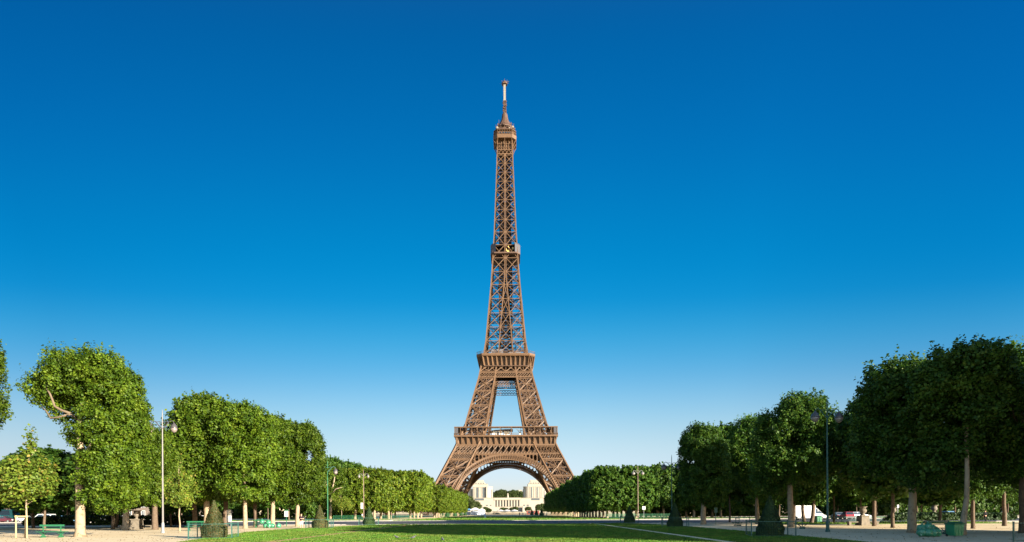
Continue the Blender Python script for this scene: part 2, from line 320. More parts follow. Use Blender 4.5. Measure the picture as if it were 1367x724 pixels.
# ---------------------------------------------------------------- the iron tower
TD = 450.0; tp = at(676.6, 684, TD); TX = tp.x
WO = [(0, 57.6), (17.5, 48.9), (47.3, 34.75), (62.3, 28.8), (98.4, 19.3), (108.5, 17.4), (118.2, 15.4), (125.5, 14.4), (168.2, 10.5), (178.3, 9.76), (207.7, 8.0), (260, 5.86), (270, 5.7)]
WI = [(0, 42.4), (17.5, 33.96), (47.3, 19.75), (62.3, 14.06), (98.4, 7.8), (108.5, 6.6), (118.2, 5.0), (125.5, 4.6), (168.2, 1.1), (178.3, 0.45), (270, 0.35)]
def ip(t, z): return float(np.interp(z, [a for a, _ in t], [b for _, b in t]))
wo = lambda z: ip(WO, z); wi = lambda z: ip(WI, z)
TOWER = thing('lattice_tower', 'tall brown iron lattice tower with four arched legs behind the lawn', 'tower', (TX, TD, 0))
def face_x(mb, A, B, C, D, w, sub=0.0, nsub=4):
    """X brace of a panel A (low left) B (low right) C (top right) D (top left) with a gusset, and a finer lattice behind"""
    A, B, C, D = map(Vector, (A, B, C, D))
    mb.bar(A, C, w * .55, w); mb.bar(B, D, w * .6, w)
    if sub:
        mid = (A + B + C + D) / 4
        mb.bar((A + D) / 2, (B + C) / 2, sub); mb.bar((A + B) / 2, (D + C) / 2, sub)
def lat(mb, A, B, C, D, nu, nv, w):
    """small diamond lattice filling a quad"""
    A, B, C, D = map(Vector, (A, B, C, D))
    P = lambda u, v: (A * (1 - u) + B * u) * (1 - v) + (D * (1 - u) + C * u) * v
    for j in range(nv):
        for i in range(nu):
            mb.bar(P(i / nu, j / nv), P((i + 1) / nu, (j + 1) / nv), w * .5, w); mb.bar(P((i + 1) / nu, j / nv), P(i / nu, (j + 1) / nv), w * .5, w)
LOW = [1.0, 13.5, 26.5, 38.0, 48.0, 54.0]; HIGH = [55.2, 66.7, 77.7, 88.5, 98.4, 107, 114]
def leg(sx, sy, levels, nm, rw, xw, xlim):
    L = MB(); I = MB(); zz = np.linspace(levels[0] - 1, levels[-1], 14)
    corner = lambda a, b, z: Vector((sx * (wo(z) if a else wi(z)), sy * (wo(z) if b else wi(z)), z))
    for a in (0, 1):
        for b in (0, 1):
            for z0, z1 in zip(zz[:-1], zz[1:]): L.bar(corner(a, b, z0), corner(a, b, z1), rw)
    faces = [((0, 1), (1, 1), L), ((1, 0), (1, 1), L), ((0, 0), (1, 0), L), ((0, 0), (0, 1), L)]
    for (c0, c1, T) in faces:
        for k, (z0, z1) in enumerate(zip(levels[:-1], levels[1:])):
            A, B, C, D = corner(*c0, z0), corner(*c1, z0), corner(*c1, z1), corner(*c0, z1)
            T.bar(D, C, xw * .9)
            T.bar(D + (A - D) * .09, C + (B - C) * .09, xw * .5)
            if z1 > xlim: continue
            face_x(T, A, B, C, D, xw, xw * .55)
            m = (A + B + C + D) / 4
            T.bar(m - (C - A).normalized() * 1.2, m + (C - A).normalized() * 1.2, xw * 1.9, xw * .8)
            lat(I, A, B, C, D, 4, 3, .22)
    # lift rails, stairs and floors inside the leg
    cen = lambda u, v, z: Vector((sx * (wi(z) + (wo(z) - wi(z)) * u), sy * (wi(z) + (wo(z) - wi(z)) * v), z))
    for u, v in ((.32, .35), (.68, .35), (.32, .68), (.68, .68)):
        for z0, z1 in zip(zz[:-1], zz[1:]): I.bar(cen(u, v, z0), cen(u, v, z1), .75)
    zs = np.linspace(levels[0], levels[-1], int((levels[-1] - levels[0]) / 3.2))
    for k, (z0, z1) in enumerate(zip(zs[:-1], zs[1:])):
        I.bar(cen(.1, .5, z0), cen(.9, .5, z0), .3); I.bar(cen(.5, .1, z0), cen(.5, .9, z0), .3)
        I.bar(cen(.32, .35, z0), cen(.68, .35, z1), .4); I.bar(cen(.68, .68, z0), cen(.32, .68, z1), .4)
        I.bar(cen(.15 if k % 2 else .85, .8, z0), cen(.85 if k % 2 else .15, .8, z1), .5); I.bar(cen(.8, .15 if k % 2 else .85, z0), cen(.8, .85 if k % 2 else .15, z1), .4)
    for z in levels[1:-1]:
        for q in (0, 1): I.bar(corner(q, 0, z), corner(1 - q, 1, z), .5)
    o = L.build(nm, M['iron'], TOWER); I.build('inner_lattice', M['iron_shade'], o)  # inner lattice takes the iron copy darkened to imitate shade
    return o
for sx in (-1, 1):
    for sy in (-1, 1):
        lg = leg(sx, sy, LOW, 'leg', 1.35, .85, 39)
        for a in (0, 1):
            for b in (0, 1):
                p = MB(); x, y = sx * (57.4 if a else 42.6), sy * (57.4 if b else 42.6)
                p.prism([(x - 3, y - 3), (x + 3, y - 3), (x + 3, y + 3), (x - 3, y + 3)], -.5, 2.2, [(x - 2, y - 2), (x + 2, y - 2), (x + 2, y + 2), (x - 2, y + 2)]); p.build('stone_foot', M['stoned'], lg)
        leg(sx, sy, HIGH, 'upper_leg', 1.1, .68, 99)
def side(k, u, z, off=0.0, w=None):
    """point on side k of the square tower: u along the side, at the outer half width (or w) plus off"""
    r = (wo(z) if w is None else w) + off
    return Vector([(u, -r, z), (r, u, z), (-u, r, z), (-r, -u, z)][k])
# arches, friezes, galleries: one of each on every side
R_IN, R_EX, ZC = 37.0, 40.4, 0.9
for k in range(4):
    a = MB(); so_ = MB(); n = 64
    slope = lambda z, off=0: wo(z) + off
    def ap(th, r, off): 
        z = ZC + r * math.sin(th); return side(k, r * math.cos(th), z, off, wo(max(z, 0)))
    ths = np.linspace(R(15), R(165), n)
    for t0, t1 in zip(ths[:-1], ths[1:]):
        for r, w_ in ((R_IN, .7), (R_IN + .9, .3), (R_EX - .6, .3), (R_EX, .7)):
            a.bar(ap(t0, r, .35), ap(t1, r, .35), w_)
        a.bar(ap(t0, R_IN, .35), ap(t0, R_EX, .35), .42)
        a.bar(ap(t0, R_IN, .35), ap(t1, R_EX, .35), .2)
        for r, f in ((R_IN, 1), ):                                        # soffit lattice between front and back rib
            so_.bar(ap(t0, r, -4.6), ap(t1, r, -4.6), .55); so_.bar(ap(t0, r, -2.3), ap(t1, r, -2.3), .3)
            so_.bar(ap(t0, r, 0), ap(t0, r, -4.6), .42)
            so_.bar(ap(t0, r, 0), ap(t1, r, -4.6), .2); so_.bar(ap(t1, r, 0), ap(t0, r, -4.6), .2)
        q = [ap(t0, R_IN + .9, .1), ap(t1, R_IN + .9, .1), ap(t1, R_EX - .6, .1), ap(t0, R_EX - .6, .1)]
        a.add(q, [(0, 1, 2, 3)]); a.add([v + (side(k, 0, 0, -.12, 0)) for v in q], [(3, 2, 1, 0)])
    ao = a.build('arch', M['iron'], TOWER); so_.build('soffit', M['iron_shade'], ao)  # soffit shade is painted in by the darker iron colour
    # spandrel: arched openings between the arch and the frieze
    sp = MB(); zt = 41.9; cs_ = .3; ymap = {}
    def hole(u, z):
        u = abs(u); q = (u - 6.2) / 2.5; c_ = 6.2 + (math.floor(q) + .5) * 2.5
        if u < 6.2 or u > 26: return False
        za = ZC + math.sqrt(max(R_EX ** 2 - c_ ** 2, 0)) + .8; zc = zt - .75; h = (zc - za) / 2
        if h < .35: return False
        r_ = min(.95, h); dz = abs(z - (za + zc) / 2)
        return abs(u - c_) < r_ and (dz < h - r_ or (u - c_) ** 2 + (dz - (h - r_)) ** 2 < r_ ** 2)
    for iu in range(-100, 100):
        u0, u1 = iu * cs_, (iu + 1) * cs_; um = (u0 + u1) / 2
        zlow = ZC + math.sqrt(max(R_EX ** 2 - um ** 2, 0))
        for iz in range(int(zlow / cs_), int(zt / cs_)):
            z0, z1 = iz * cs_, (iz + 1) * cs_; zm = (z0 + z1) / 2
            if abs(um) > wi(zm) - .2 or hole(um, zm): continue
            f_ = len(sp.v); sp.v += [tuple(side(k, a_, b_, .3)) for a_, b_ in ((u0, z0), (u1, z0), (u1, z1), (u0, z1))]; sp.f.append((f_, f_ + 1, f_ + 2, f_ + 3)); sp.mi.append(0)
    sp.bar(side(k, -wi(41.9), 41.9, .35), side(k, wi(41.9), 41.9, .35), .5)
    sp.build('spandrel', M['iron'], TOWER)
    # big frieze and small lattice band under the first floor
    fz = MB(); zb, zt = 42.0, 48.2
    for z_, w_ in ((zb, .6), (zt, .8), (zb + .9, .3)): fz.bar(side(k, -wo(z_), z_, .2), side(k, wo(z_), z_, .2), w_)
    nb = 18
    for i in range(nb):
        u0, u1 = -1 + 2 * i / nb, -1 + 2 * (i + 1) / nb
        A, B, C, D = side(k, u0 * wo(zb), zb, .2), side(k, u1 * wo(zb), zb, .2), side(k, u1 * wo(zt), zt, .2), side(k, u0 * wo(zt), zt, .2)
        um = (u0 + u1) / 2; inner = abs(um * wo(45)) < wi(45)
        fz.bar(A, D, .3, .46)
        mid = [(A + B) / 2, (B + C) / 2, (C + D) / 2, (D + A) / 2]; crn = [B, C, D, A]; wq = .52 if inner else .32
        for q in range(4):
            fz.bar(mid[q], mid[(q + 1) % 4], .22, wq); fz.bar(crn[q], (mid[q] + mid[(q + 1) % 4]) / 2, .2, wq * .8)
        if not inner: fz.bar(A, C, .2, .3); fz.bar(B, D, .22, .3)
    for zb2, zt2 in ((38.3, 41.6),):
        for s in (-1, 1):
            fz.bar(side(k, s * wi(zb2), zb2, .25), side(k, s * wo(zb2), zb2, .25), .7)
            lat(fz, side(k, s * wi(zb2), zb2, .2), side(k, s * wo(zb2), zb2, .2), side(k, s * wo(zt2), zt2, .2), side(k, s * wi(zt2), zt2, .2), 9, 2, .26)
    fo = fz.build('frieze', M['iron'], TOWER)
    gd = MB(); gd.loft([[side(k, -30, 42.4, 0, 30.4), side(k, 30, 42.4, 0, 30.4), side(k, 30, 42.4, 0, 30.0), side(k, -30, 42.4, 0, 30.0)], [side(k, -30, 53.8, 0, 30.4), side(k, 30, 53.8, 0, 30.4), side(k, 30, 53.8, 0, 30.0), side(k, -30, 53.8, 0, 30.0)]])
    gd.build('girder_shade_panel', M['iron_deep_shade'], fo)  # solid panel for the girders, near black to paint shade behind the frieze
    # first floor consoles
    co = MB(); zb, zt = 48.5, 53.9
    co.add([side(k, -33.3, zb, 0, 33.3), side(k, 33.3, zb, 0, 33.3), side(k, 33.7, zt, 0, 33.7), side(k, -33.7, zt, 0, 33.7)], [(0, 1, 2, 3)])
    co.add([side(k, -33.0, zb, 0, 33.0), side(k, 33.0, zb, 0, 33.0), side(k, 33.4, zt, 0, 33.4), side(k, -33.4, zt, 0, 33.4)], [(3, 2, 1, 0)])
    for i in range(19):
        u = -34.6 + 69.2 * i / 18
        p = [side(k, u - .2, zb, 0, 33.1), side(k, u - .2, zb + .3, 0, 34.0), side(k, u - .2, zb + 2.2, 0, 34.6), side(k, u - .2, zt, 0, 35.5), side(k, u - .2, zt, 0, 33.5)]
        q = [side(k, u + .2, zb, 0, 33.1), side(k, u + .2, zb + .3, 0, 34.0), side(k, u + .2, zb + 2.2, 0, 34.6), side(k, u + .2, zt, 0, 35.5), side(k, u + .2, zt, 0, 33.5)]
        co.loft([p, q])
    co.bar(side(k, -34.8, zb, 0, 34.5), side(k, 34.8, zb, 0, 34.5), .7, .7)
    co.build('console_row', M['iron'], TOWER)
    # first floor gallery: posts, railing, roof strip
    ga = MB()
    for i in range(19):
        if i in (7, 9, 11): continue
        u = -35.3 + 70.6 * i / 18
        for t_ in ((1, 35.4), (.88, 31.2)):
            if t_[0] < 1 and i % 2: continue
            ga = MB(); ga.bar(side(k, u * t_[0], 55.2, 0, t_[1]), side(k, u * t_[0], 60.3, 0, t_[1]), .32); ga.build('gallery_post', M['iron'], TOWER)
    rl = MB()
    rl.bar(side(k, -35.8, 56.3, 0, 35.8), side(k, 35.8, 56.3, 0, 35.8), .2)
    for i in range(90): u = -35.6 + 71.2 * i / 89; rl.bar(side(k, u, 55.2, 0, 35.8), side(k, u, 56.3, 0, 35.8), .1)
    rl.build('railing', M['iron'], TOWER)
def ring(mb, outer, inner, z0, z1):
    n = len(outer)
    mb.add([(x, y, z0) for x, y in outer] + [(x, y, z1) for x, y in outer] + [(x, y, z0) for x, y in inner] + [(x, y, z1) for x, y in inner],
           [f for i in range(n) for f in ((i, (i + 1) % n, n + (i + 1) % n, n + i), (2 * n + i, 3 * n + i, 3 * n + (i + 1) % n, 2 * n + (i + 1) % n), (i, 2 * n + i, 2 * n + (i + 1) % n, (i + 1) % n), (n + i, n + (i + 1) % n, 3 * n + (i + 1) % n, 3 * n + i))])
sq = lambda w: [(-w, -w), (w, -w), (w, w), (-w, w)]
octa = lambda w, a: [(-a, -w), (a, -w), (w, -a), (w, a), (a, w), (-a, w), (-w, a), (-w, -a)]
d = MB(); ring(d, sq(35.9), sq(13.5), 54.0, 55.15); dk = d.build('first_floor', M['iron'], TOWER)
d = MB(); ring(d, sq(35.7), sq(31.0), 60.3, 60.95); d.build('gallery_roof', M['iron'], TOWER)
for x0 in (-35.3, 33): d = MB(); d.box2((x0, -35.35, 55.3), (x0 + 2.3, -35.3, 60.2)); d.build('gallery_glass', M['paleglass'], TOWER)
# pavilions on the first floor
pvo = None
for lo_, hi_ in (((-9.5, -28, 55.2), (-2.5, -20, 58.9)), ((-1.5, -26, 55.2), (2.5, -18, 58.9)), ((9.4, -27, 55.2), (10.5, -26, 58.6))):
    pv = MB(); pv.box2(lo_, hi_); q_ = pv.build('pavilion', M['pavwhite'], TOWER); pvo = pvo or q_
pr = MB(); pr.loft([[(-12.5, y_, 58.7), (-8, y_, 59.5), (0, y_, 60.1), (4.8, y_, 60.2), (4.8, y_, 59.5), (-12.5, y_, 58.4)] for y_ in (-28.6, -18)]); pr.bar((7.2, -26.5, 60.0), (12.5, -26.5, 58.8), .4); pr.bar((8.2, -26.5, 59.6), (9.8, -26.5, 57.2), .3); pr.build('pavilion_roof', M['darkroof'], pvo)
pw = MB(); pw.box2((-6.6, -28.1, 55.6), (-4.9, -28.02, 58.4)); pw.build('window', M['glass'], pvo)
# lattice bands between the upper legs under the second floor
for k in range(4):
    f2 = MB()
    for z_, w_ in ((98.6, .75), (102.0, .6), (102.9, .5), (107.9, .7)): f2.bar(side(k, -wo(z_), z_, .25), side(k, wo(z_), z_, .25), w_)
    for (f0, f1, nn) in ((lambda z: -wo(z), lambda z: -wi(z), 6), (lambda z: -wi(z), lambda z: wi(z), 9), (lambda z: wi(z), lambda z: wo(z), 6)):
        lat(f2, side(k, f0(98.6), 98.6, .2), side(k, f1(98.6), 98.6, .2), side(k, f1(102), 102, .2), side(k, f0(102), 102, .2), nn, 2, .26)
        for h in (0, 1):
            q = lambda u, z: side(k, f0(z) + (f1(z) - f0(z)) * u, z, .2)
            f2.bar(q(h / 2, 102.9), q((h + 1) / 2, 107.9), .25, .6); f2.bar(q((h + 1) / 2, 102.9), q(h / 2, 107.9), .3, .6)
        f2.bar(q(.5, 102.9), q(.5, 107.9), .36)
    for z_ in (92.5, 94.0, 96.2): f2.bar(side(k, -wi(z_), z_, -4), side(k, wi(z_), z_, -4), .3)
    lat(f2, side(k, -wi(92.5), 92.5, -4), side(k, wi(92.5), 92.5, -4), side(k, wi(96.2), 96.2, -4), side(k, -wi(96.2), 96.2, -4), 8, 2, .25)
    fo = f2.build('lattice_band', M['iron'], TOWER)
    gd = MB(); gd.loft([[side(k, -13.5, 103.0, 0, 14.0), side(k, 13.5, 103.0, 0, 14.0), side(k, 13.5, 103.0, 0, 13.7), side(k, -13.5, 103.0, 0, 13.7)], [side(k, -13.5, 106.5, 0, 14.0), side(k, 13.5, 106.5, 0, 14.0), side(k, 13.5, 106.5, 0, 13.7), side(k, -13.5, 106.5, 0, 13.7)]])
    gd.build('girder_shade_panel', M['iron_deep_shade'], fo)  # dark panel for the girders, its colour imitates shade behind the band
# underside of the second floor and the console crown
d = MB(); d.prism(octa(19.2, 15.6), 106.6, 107.0); d.build('soffit', M['iron_shade'], TOWER)
cs = MB(); A0, A1 = octa(18.2, 15.2), octa(18.9, 15.8)
cs.loft([[(x, y, 107.2) for x, y in A0], [(x, y, 113.4) for x, y in A1]], cap=False)
o0, o1 = octa(19.4, 15.8), octa(20.8, 16.9)
for e in range(8):
    (x0, y0), (x1, y1) = A0[e], A0[(e + 1) % 8]; (X0, Y0), (X1, Y1) = o1[e], o1[(e + 1) % 8]; (b0, c0), (b1, c1) = o0[e], o0[(e + 1) % 8]
    nn = 10 if e % 2 == 0 else 3
    for i in range(nn + 1):
        t = i / nn; L2 = lambda a, b: a + (b - a) * t
        pin, pout, pb = Vector((L2(x0, x1), L2(y0, y1), 107.2)), Vector((L2(X0, X1), L2(Y0, Y1), 113.4)), Vector((L2(b0, b1), L2(c0, c1), 107.2))
        ptop = Vector((pin.x * 1.03, pin.y * 1.03, 113.4)); tan = Vector((x1 - x0, y1 - y0, 0)).normalized() * .19
        cs.loft([[v - tan for v in (pin, pb, pout, ptop)], [v + tan for v in (pin, pb, pout, ptop)]])
cs.build('console_row', M['iron'], TOWER)
d = MB(); d.prism(octa(20.7, 16.8), 113.45, 114.1, octa(21.1, 17.1)); d.prism(octa(21.1, 17.1), 114.13, 115.4); d.build('second_floor', M['iron'], TOWER)
r2 = MB()
ov = octa(20.9, 17.0)
for e in range(8):
    (x0, y0), (x1, y1) = ov[e], ov[(e + 1) % 8]; r2.bar((x0, y0, 117.0), (x1, y1, 117.0), .2); r2.bar((x0, y0, 116.2), (x1, y1, 116.2), .12)
    nn = 22 if e % 2 == 0 else 4
    for i in range(nn): t = i / nn; r2.bar((x0 + (x1 - x0) * t, y0 + (y1 - y0) * t, 115.4), (x0 + (x1 - x0) * t, y0 + (y1 - y0) * t, 117.0), .13)
r2.build('railing', M['iron_shade'], TOWER)
kb = MB(); kb.box2((-11, -10, 115.4), (-2, 10, 121)); kb.box2((2, -8, 115.4), (11, 10, 119.5)); ko = kb.build('kiosk', M['darkroof'], TOWER)
kw = MB(); kw.box2((-10, -10.1, 116.4), (-7, -10.03, 119.6)); kw.box2((-5.5, -10.1, 116.4), (-3.5, -10.03, 119.6)); kw.box2((5, -8.1, 116), (9, -8.03, 118)); kw.build('window', M['paleglass'], ko)
# the tall shaft
SH = [115.5, 126, 136.3, 146.8, 157.6, 168.2, 178, 188.2, 198, 207.7, 217, 224.6, 232, 239, 245.8, 252.6, 259.4, 265.5]
sh = MB()
for k in range(4):
    for s in (-1, 1):
        for z0, z1 in zip(SH[:-1], SH[1:]):
            rw = .95 if z0 < 180 else .72
            sh.bar(side(k, s * wo(z0), z0, 0), side(k, s * wo(z1), z1, 0), rw) if s == 1 else None
            sh.bar(side(k, s * wi(z0), z0, .1), side(k, s * wi(z1), z1, .1), .62 if z0 < 178 else .45)
            A, B, C, D = side(k, s * wi(z0), z0, .05), side(k, s * wo(z0), z0, .05), side(k, s * wo(z1), z1, .05), side(k, s * wi(z1), z1, .05)
            w = .44 if z0 < 200 else .34
            sh.bar(A, C, w * .6, w); sh.bar(B, D, w * .65, w); sh.bar(D, C, w * .95)
            m = D; n2 = side(k, s * wi(z1), z1, .15)
            sh.bar(n2 + Vector((0, 0, -.75)), n2 + Vector((0, 0, .75)), 1.2 if z0 < 178 else (.85 if z0 < 215 else .65), .4)
            if s == 1 and wi(z0) > .9:
                A2, B2, C2, D2 = side(k, -wi(z0), z0), side(k, wi(z0), z0), side(k, wi(z1), z1), side(k, -wi(z1), z1)
                sh.bar(A2, C2, .36); sh.bar(B2, D2, .36); sh.bar(D2, C2, .42)
sh_o = sh.build('shaft', M['iron'], TOWER)
cr_ = MB(); zs = np.arange(116, 266, 2.6)
for z0, z1 in zip(zs[:-1], zs[1:]):
    c = lambda z: min(4.6, wo(z) * .5)
    for sx in (-1, 1):
        for sy in (-1, 1):
            cr_.bar((sx * c(z0), sy * c(z0), z0), (sx * c(z1), sy * c(z1), z1), .95); cr_.bar((sx * c(z0), sy * c(z0), z0), (-sx * c(z0), sy * c(z0), z0), .42); cr_.bar((sx * c(z0), sy * c(z0), z0), (sx * c(z0), -sy * c(z0), z0), .42)
    for s in (-1, 1):
        cr_.bar((-c(z0), s * c(z0), z0), (c(z1), s * c(z1), z1), .5); cr_.bar((c(z0), s * c(z0), z0), (-c(z1), s * c(z1), z1), .5); cr_.bar((s * c(z0), -c(z0), z0), (s * c(z1), c(z1), z1), .5)
for z in SH[1:]:
    w = wo(z); cr_.bar((-w, -w, z), (w, w, z), .4); cr_.bar((w, -w, z), (-w, w, z), .4)
    for q in (-.75, -.5, -.25, .25, .5, .75): cr_.bar((q * w, -w, z), (q * w, w, z), .3); cr_.bar((-w, q * w, z), (w, q * w, z), .3)
cr_.build('lift_core', M['iron_deep_shade'], sh_o)  # core bars coloured near black to paint the shade inside the shaft
# landing half way up the shaft
ml = MB(); ring(ml, octa(10.9, 8.2), octa(7.6, 7.4), 191.0, 192.0); ml.box2((-7.2, -6.5, 191.0), (7.2, 6.5, 191.6)); ml.box2((-7.4, -7.4, 198.4), (7.4, 7.4, 199.0)); mlo = ml.build('landing', M['iron_shade'], TOWER)
mm = MB(); oc = octa(10.9, 7.0); top = octa(10.9, 6.6)
for e in range(8):
    (x0, y0), (x1, y1) = oc[e], oc[(e + 1) % 8]
    if e in (0, 4): continue
    mm.add([(x0, y0, 191.5), (x1, y1, 191.5), (x1, y1, 198.2), (x0, y0, 198.2), (x0 * .93, y0 * .93, 199.6), (x1 * .93, y1 * .93, 199.6)], [(0, 1, 2, 3), (3, 2, 5, 4)])
mm.build('wire_screen', M['paleglass'], mlo)
wl = MB(); wl.box2((-6.2, -2.2, 191.6), (6.2, -2.0, 198.4)); wl.build('back_panel', M['suit'], mlo)
sg = MB()                                                                  # gold letters hung on the shaft, too far off to read
def glyph(strokes, u, z, s=1.0):
    for (a, b, c, e) in strokes:
        p = side(0, u + a * s, z + b * s, -.75, 8.6); q = side(0, u + c * s, z + e * s, -.75, 8.6); sg.bar(p, q, .42)
GL = dict(I=[(0, 0, 0, 2)], A=[(0, 0, .5, 2), (.5, 2, 1, 0), (.2, .7, .8, .7)], L=[(0, 0, 0, 2), (0, 0, .9, 0)], O=[(0, .2, 0, 1.8), (0, 1.8, .9, 1.8), (.9, 1.8, .9, .2), (.9, .2, 0, .2)], S=[(0, 0, .9, .1), (.9, .1, .9, 1), (.9, 1, 0, 1.1), (0, 1.1, 0, 2), (0, 2, .9, 2)])
for ch, u, z in (('I', .7, 193.7), ('A', 1.5, 193.1), ('L', 2.9, 192.4), ('O', 4.1, 191.9), ('S', 5.5, 191.3)): glyph(GL[ch], u, z, .95)
for ch, u, z in (('L', 2.2, 196.3), ('O', 5.2, 194.9)): glyph(GL[ch], u, z, .8)
sg.build('lettering', M['gold'], TOWER)
# top cabin
tc = MB(); tc.prism(octa(8.4, 5.4), 277.0, 277.3); tc.prism(octa(8.4, 5.4), 277.3, 279.6, octa(8.6, 5.6)); tc.build('top_floor', M['iron'], TOWER)
tb = MB()
for k in range(4):
    for u in (-5.3, 0, 5.3):
        prev = None
        for t in np.linspace(0, 1, 6):
            p = side(k, u * (1 - .02 * t), 269 + 8 * t, 0, 5.7 + 2.6 * t ** 2.2)
            if prev is not None: tb.bar(prev, p, .45)
            prev = p
    for z in (266.5, 269.5): tb.bar(side(k, -wo(z), z, .1), side(k, wo(z), z, .1), .55)
    lat(tb, side(k, -5.7, 265.5, .1), side(k, 5.7, 265.5, .1), side(k, 5.6, 269.5, .1), side(k, -5.6, 269.5, .1), 4, 1, .3)
    for u in (-2.8, -.9, .9, 2.8): tb.bar(side(k, u, 269.5, 0, 5.5), side(k, u, 277, 0, 5.5), .4)
    for z in (271.5, 274): tb.bar(side(k, -5.5, z, 0, 5.5), side(k, 5.5, z, 0, 5.5), .35)
for sx in (-1, 1):
    for sy in (-1, 1): tb.bar((sx * 5.65, sy * 5.65, 265), (sx * 5.5, sy * 5.5, 277), .8)
tb.prism(octa(5.0, 4.4), 269.6, 277.0)
tb.build('top_bracket', M['iron'], TOWER)
cg = MB()
cg.prism(octa(6.9, 5.0), 279.6, 283.4)
for w_, z in ((8.3, 281.4), (8.1, 283.2)):
    ov = octa(w_, 5.4)
    for e in range(8): cg.bar((*ov[e], z), (*ov[(e + 1) % 8], z), .25)
ov = octa(8.3, 5.5)
for e in range(8):
    for t in np.linspace(0, 1, 7)[:-1]:
        p = Vector((*ov[e], 0)).lerp(Vector((*ov[(e + 1) % 8], 0)), t); cg.bar((p.x, p.y, 279.6), (p.x * .96, p.y * .96, 283.4), .2)
cgo = cg.build('cage', M['iron'], TOWER)
cw = MB()
for u in (-3.4, -1.15, 1.15, 3.4): cw.box2((u - .8, -6.96, 281.0), (u + .8, -6.92, 282.3))
cw.build('window', M['glass'], cgo)
tr = MB(); tr.prism(octa(8.3, 5.4), 283.4, 284.1, octa(7.9, 5.2)); tr.prism(octa(5.6, 4), 284.1, 287.2); tr.lathe([(7.2, 287.0), (7.3, 287.6), (5.9, 289.2), (4.6, 291.2), (3.3, 293.6), (2.5, 295.8), (2.2, 297.6), (2.0, 299.2), (1.2, 299.8)], n=12)
tr.build('dome', M['iron_shade'], TOWER)
an = MB(); g = random.Random(5)
for i in range(46):
    a = g.uniform(0, 2 * PI); r = g.uniform(5.0, 7.6); z = g.uniform(284.2, 288.6); h = g.uniform(.6, 1.8)
    an.box((r * math.cos(a), r * math.sin(a), z + h / 2), (g.uniform(.3, 1.0), g.uniform(.3, 1.0), h))
for i in range(12):
    a = g.uniform(0, 2 * PI); r = g.uniform(6.3, 7.4); an.bar((r * math.cos(a), r * math.sin(a), 286), (r * math.cos(a), r * math.sin(a), g.uniform(290, 292.5)), .22)
an.build('antenna_cluster', M['iron_shade'], TOWER)
ds = MB()
for (x, z, r) in ((-5.6, 285.4, .95), (5.9, 286, .8), (-.3, 287.6, .7), (3.4, 285, .6)): ds.sphere((x, -6.6, z), r, 10, 6, (1, .4, 1))
ds.build('dish', M['stoned'], TOWER)
ms = MB(); zs = np.linspace(299, 309.5, 7)
for z0, z1 in zip(zs[:-1], zs[1:]):
    for sx, sy in ((-1, -1), (1, -1), (1, 1), (-1, 1)):
        c0, c1 = 1.0, .95; ms.bar((sx * c0, sy * c0, z0), (sx * c1, sy * c1, z1), .3); ms.bar((sx * c0, sy * c0, z0), (sy * c1 * -1 * sx * sy, sy * c1, z1), .22)
    ms.box((0, 0, (z0 + z1) / 2), (1.3, 1.3, z1 - z0))
for i in range(26):
    a = g.uniform(0, 2 * PI); z = g.uniform(299, 309); ms.box((1.25 * math.cos(a), 1.25 * math.sin(a), z), (.75, .75, .8))
ms.build('mast_base', M['iron_shade'], TOWER)
mw = MB(); mw.box2((-.8, -.8, 309.5), (.8, .8, 321.6)); mwo = mw.build('mast', M['mast'], TOWER)
mt = MB()
for z in np.arange(310.5, 321, 1.25): mt.box((0, 0, z), (1.7, 1.7, .16))
mt.box((0, 0, 317.2), (1.8, 1.8, .3))
mt.build('mast_band', M['stoned'], mwo)
mc = MB(); mc.prism(octa(1.9, 1.2), 321.62, 322.6); mc.prism(octa(1.3, .9), 322.6, 323.8)
for x, y in ((-1.9, 0), (1.9, 0), (0, -1.9), (-.8, .8), (.9, .9)): mc.bar((x, y, 322), (x, y, 324.8 + .5 * (x > 1)), .22)
mc.bar((-2.8, 0, 322.2), (2.9, 0, 322.6), .28); mc.bar((1.9, 0, 323.6), (3.2, 0, 324), .4)
mc.build('mast_head', M['iron_shade'], TOWER)

